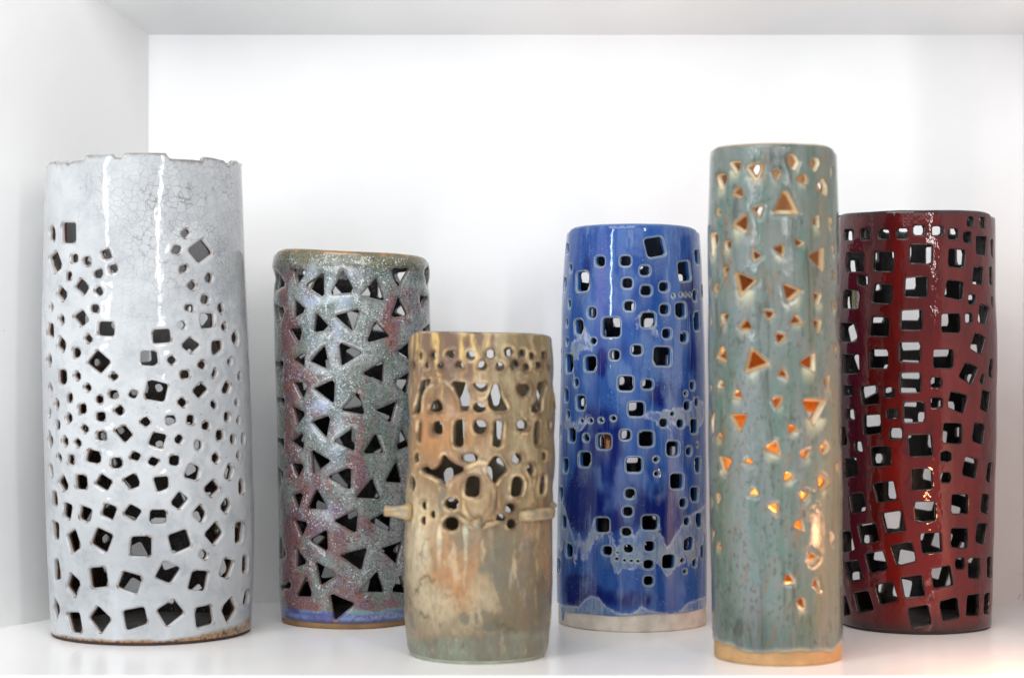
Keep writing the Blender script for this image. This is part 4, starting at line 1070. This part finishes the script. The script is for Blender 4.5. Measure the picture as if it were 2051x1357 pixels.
# ---------------------------------------------------------------- 5 tall celadon vase
CZ = 1.736
def c_line(th):
    xs = np.array([-3.2, -1.7, -1.5, -1.2, -.95, -.75, -.55, -.35, -.15, .05, .25, .45, .65, .80, .95, 1.2, 1.5, 1.8, 3.2])
    hs = np.array([.0135, .0150, .0150, .0150, .0140, .0118, .0104, .0100, .0125, .0112, .0128, .0118, .0105, .0098, .0120, .0150, .0165, .0150, .0135])
    t = (np.asarray(th) + math.pi) % (2 * math.pi) - math.pi
    return np.interp(t, xs, hs) + .0005 * np.sin(t * 13)
C = Shell(CZ, [(290, 1427, 1670), (300, 1424.5, 1673), (315, 1423, 1675), (380, 1421, 1676), (450, 1418.5, 1678), (560, 1418, 1680), (700, 1418.5, 1682.5), (850, 1420, 1684), (980, 1421.5, 1685), (1100, 1423, 1686), (1200, 1424.5, 1687.5), (1280, 1426.5, 1688), (1318, 1427.5, 1687)],
          [(1424, 309), (1428, 303), (1436, 299), (1460, 296), (1500, 293.5), (1550, 292), (1600, 292.3), (1640, 294.5), (1658, 297.5), (1668, 302), (1672, 309)],
          0.00032, 53, wall=0.0058, foot=c_line)
m = Mat('celadon_glaze')
rim, dep, drip = m.attr('rim'), m.attr('depth'), m.attr('drip')
gy, ov, sp = m.attr('m1'), m.attr('m2'), m.attr('m3')
st = m.noise(1.0, 5, .6, m.scaled(80, 80, 12), .7)
base = m.mix(m.ramp(st, .36, .64), (.094, .140, .117), (.152, .182, .165))
base = m.mix(m.mul(m.ramp(m.noise(1.0, 4, .6, m.scaled(55, 55, 16, (3, 1, 1)), .5), .48, .66), .6), base, (.17, .17, .178))
base = m.mix(m.mul(m.ramp(m.noise(1.0, 4, .6, m.scaled(50, 50, 28, (1, 7, 1)), .8), .52, .68), .65), base, (.075, .175, .150))
base = m.mix(m.ramp(m.noise(1.0, 4, .65, m.scaled(110, 110, 13, (9, 2, 4)), .9), .53, .70, 0, .85), base, (.042, .046, .038))
base = m.mix(m.mul(gy, m.ramp(st, .3, .6, .3, .8)), base, (.19, .205, .212))  # grey streaks of the glaze, with silvery sheen painted into them
base = m.mix(m.mul(ov, m.ramp(m.noise(1.0, 3, .5, m.scaled(90, 90, 14, (1, 2, 3))), .3, .6, .4, 1)), base, (.155, .138, .068))
base = m.mix(m.ramp(m.noise(1.0, 4, .6, m.scaled(75, 75, 26, (2, 8, 6)), .8), .56, .70, 0, .6), base, (.20, .115, .062))
sk = m.ramp(m.noise(330, 4, .65, m.scaled(1, 1, .6)), .53, .64)
base = m.mix(m.mul(sk, m.ramp(m.add(m.noise(38, 3), m.mul(sp, .16)), .44, .62, .15, .68)), base, (.06, .062, .05))
base = m.mix(m.mul(m.ramp(m.noise(240, 2, .5), .68, .74), .6), base, (.20, .10, .045))
ln = m.ramp(C.foot and m.attr('m4'), .25, .9)
base = m.mix(m.mul(ln, .75), base, m.mix(m.ramp(m.noise(70, 3), .4, .6), (.26, .27, .27), (.42, .40, .27)))
base = m.mix(m.mul(m.mul(drip, drip), m.ramp(m.noise(35, 2), .46, .62, .0, .95)), base, (.58, .55, .36))
base = m.mix(m.ramp(rim, .35, .9, 0, .6), base, (.20, .125, .07))
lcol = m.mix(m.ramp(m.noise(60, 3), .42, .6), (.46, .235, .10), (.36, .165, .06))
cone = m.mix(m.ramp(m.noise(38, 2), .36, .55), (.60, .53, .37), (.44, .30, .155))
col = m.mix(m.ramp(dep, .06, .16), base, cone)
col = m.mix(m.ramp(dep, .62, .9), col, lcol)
m.bump(m.noise(1.0, 3, .6, m.scaled(420, 420, 180)), m.ramp(m.add(m.noise(24, 2), m.mul(sp, .2)), .42, .62, .2, .8), .0007)
m.bump(m.noise(1.0, 2, .5, m.scaled(60, 60, 16)), .22, .0018)
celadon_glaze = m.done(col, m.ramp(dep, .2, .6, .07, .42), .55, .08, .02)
c_clay = clay('celadon_foot_clay', (.55, .335, .155), (.14, .08, .04), .78, .45)
root = holder('celadon_vase', 'tallest vase, green-grey celadon with small carved triangles and an orange glow inside', C, 0)
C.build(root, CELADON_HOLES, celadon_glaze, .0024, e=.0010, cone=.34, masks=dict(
    m1=C.blobs([(1490, 650, 22, 160, .7), (1500, 880, 28, 120, .9), (1495, 1080, 30, 100, .7), (1570, 480, 40, 120, .45), (1580, 760, 40, 120, .35), (1530, 1200, 40, 60, .6), (1480, 520, 20, 120, .4), (1600, 950, 30, 90, .4)]),
    m2=C.blobs([(1672, 900, 16, 330, .85), (1650, 1120, 30, 160, .75), (1640, 480, 14, 160, .4), (1655, 420, 12, 100, .4), (1445, 1000, 20, 160, .3), (1610, 1230, 40, 50, .35), (1625, 700, 10, 200, .4)]),
    m3=C.blobs([(1530, 1100, 70, 90, 1.2), (1480, 1180, 60, 60, .9), (1510, 850, 50, 80, .6), (1560, 1000, 50, 60, .5), (1450, 380, 30, 50, .4)]),
    m4=lambda s, z: np.exp(-np.clip(z - C.zbot(s / C.Rr), 0, 1) / .0035)), drip_len=.9, lip=.45, rim_w=.0010, ridge=-.0008, ridge_at=0.0, ridge_w=.0022)
C.ring(root, c_clay, 'foot', .0225, .0012)
base_slab(C, root, clay('celadon_base_clay', (.45, .25, .11), (.1, .06, .03), .7))
point('celadon_vase_light', (C.X0 + .012, CZ + .004, .130), 0.36, (1.0, .52, .13), .010)

# ---------------------------------------------------------------- 6 oxblood red vase
RZ = 1.923
D = Shell(RZ, [(420, 1681, 1986), (432, 1679.5, 1988.5), (460, 1678, 1990), (520, 1676.5, 1991), (560, 1675.5, 1992), (660, 1674, 1994), (760, 1674, 1993), (860, 1675, 1992), (960, 1676.5, 1989.5), (1060, 1678, 1988), (1150, 1680.5, 1985.5), (1240, 1683, 1983), (1252, 1684, 1982)],
          [(1680, 436), (1683, 432), (1690, 430), (1740, 427), (1800, 424), (1850, 424), (1920, 423.5), (1960, 425), (1975, 427), (1983, 430), (1987, 436)],
          0.00038, 67, wall=0.0048, foot=0.0025)
m = Mat('oxblood_glaze')
rim, dep = m.attr('rim'), m.attr('depth')
br, dk = m.attr('m1'), m.attr('m2')
st = m.noise(1.0, 4, .6, m.scaled(60, 60, 12), .6)
base = m.mix(m.ramp(st, .36, .66), (.098, .0046, .0042), (.066, .0028, .0032))
base = m.mix(m.ramp(m.add(br, m.mul(m.sub(m.noise(1.0, 3, .6, m.scaled(50, 50, 20)), .5), .8)), .3, .8), base, (.128, .0060, .0042))
base = m.mix(m.mul(m.ramp(m.noise(90, 4, .6, m.warp(.01, 60)), .60, .70), .5), base, (.030, .002, .003))
base = m.mix(m.mul(dk, .85), base, (.040, .0015, .0025))
base = m.mix(m.mul(m.attr('m3'), .95), base, (.024, .012, .012))
base = m.mix(m.ramp(rim, .45, .8, 0, .55), base, (.022, .006, .006))
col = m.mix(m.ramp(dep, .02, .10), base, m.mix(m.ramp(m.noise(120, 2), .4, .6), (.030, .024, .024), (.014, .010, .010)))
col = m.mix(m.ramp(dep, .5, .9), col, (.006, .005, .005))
m.bump(m.noise(700, 2), m.ramp(dep, .9, .97, .02, .3), .0005)
m.bump(m.noise(1.0, 3, .55, m.scaled(95, 95, 75)), .55, .0013)
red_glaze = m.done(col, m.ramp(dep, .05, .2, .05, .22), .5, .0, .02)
r_clay = clay('red_foot_clay', (.035, .030, .030), (.015, .01, .01), .6)
root = holder('red_vase', 'glossy oxblood red vase with rows of slanting square holes and a black inside, far right', D, 0)
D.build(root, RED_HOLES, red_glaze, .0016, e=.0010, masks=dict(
    m1=D.blobs([(1800, 1130, 60, 90, .9), (1860, 1150, 60, 80, .8), (1780, 960, 40, 80, .7), (1850, 900, 40, 200, .2), (1790, 800, 20, 100, .5), (1890, 700, 40, 200, .2), (1900, 1000, 60, 100, .4), (1780, 640, 12, 50, .4)]),
    m2=D.blobs([(1750, 460, 26, 50, 1.0), (1690, 800, 26, 300, .9), (1750, 600, 30, 120, .5), (1980, 800, 16, 300, .6), (1830, 460, 120, 20, .25)]),
    m3=lambda s, z: np.clip((.012 - z) / .010, 0, 1) + np.clip((z - D.ztop(s / D.Rr) + .0035) / .003, 0, 1)), lip=.30, rim_w=.0007, shift=(.009, .0085))
D.ring(root, r_clay, 'foot', .0055, .0007)
base_slab(D, root, clay('red_base_clay', (.055, .05, .048), (.02, .02, .02), .5))

# ---------------------------------------------------------------- paper price tag stuck inside the red vase
m = Mat('printed_tag_paper')
s_ = m.n('ShaderNodeSeparateXYZ'); m.put(s_.inputs[0], m.co)
u, v = s_.outputs[0], s_.outputs[2]
rows = m.ramp(m.op('ABSOLUTE', m.sub(m.op('FRACT', m.mul(u, 1 / .0023)), .5)), .20, .27, 1, 0)
gl = m.ramp(m.noise(1.0, 3, .7, m.scaled(500, 1, 1500)), .47, .52)
ink = m.mul(rows, gl)
tag_mat = m.done(m.mix(ink, m.mix(m.ramp(u, .0015, .0022), (.72, .71, .68), (.55, .62, .30)), (.06, .06, .05)), .6, .3)
ta, tz = None, None
th_p, z_p = D.surf(np.array([(1712, 600)], float))
# the sight line through that opening meets the far inside wall here
ray = Vector(((1714 - CX) / FPX, 1.0, (HY - 601) / FPX))
rin = float(D.rad(z_p[0])) - D.t - .0008
k = (1.0 * ray.x * (D.X0) + ray.y * D.Zc) / (ray.x ** 2 + ray.y ** 2)
near2 = (ray.x * k - D.X0) ** 2 + (ray.y * k - D.Zc) ** 2
k2 = k + math.sqrt(max(rin ** 2 - near2, 1e-6)) / math.sqrt(ray.x ** 2 + ray.y ** 2)
hit = ray * k2 + Vector((0, 0, CAMH))
ang = math.atan2(hit.x - D.X0, -(hit.y - D.Zc))
vv, ff = [], []
for i in range(9):
    a = (i - 4) * .0016 / rin
    for zq in (-.0105, .0105):
        for dd in (0.0, .00025):
            vv.append(((rin - dd) * math.sin(a) * 1.0, (rin - dd) * (1 - math.cos(a)), zq))
for i in range(8):
    a, b = i * 4, i * 4 + 4
    ff += [(a + 1, a + 3, b + 3, b + 1), (a, b, b + 2, a + 2), (a + 2, b + 2, b + 3, a + 3), (a, a + 1, b + 1, b)]
ff += [(0, 2, 3, 1), (32, 33, 35, 34)]
tag = mesh_object('price_tag', vv, ff, tag_mat, None, False)
tag.location = (D.X0 + rin * math.sin(ang), D.Zc - rin * math.cos(ang), hit.z)
tag.rotation_euler = (0, 0, ang)
tag['label'] = 'small white paper price tag with green and grey print stuck inside the red vase'
tag['category'] = 'price tag'
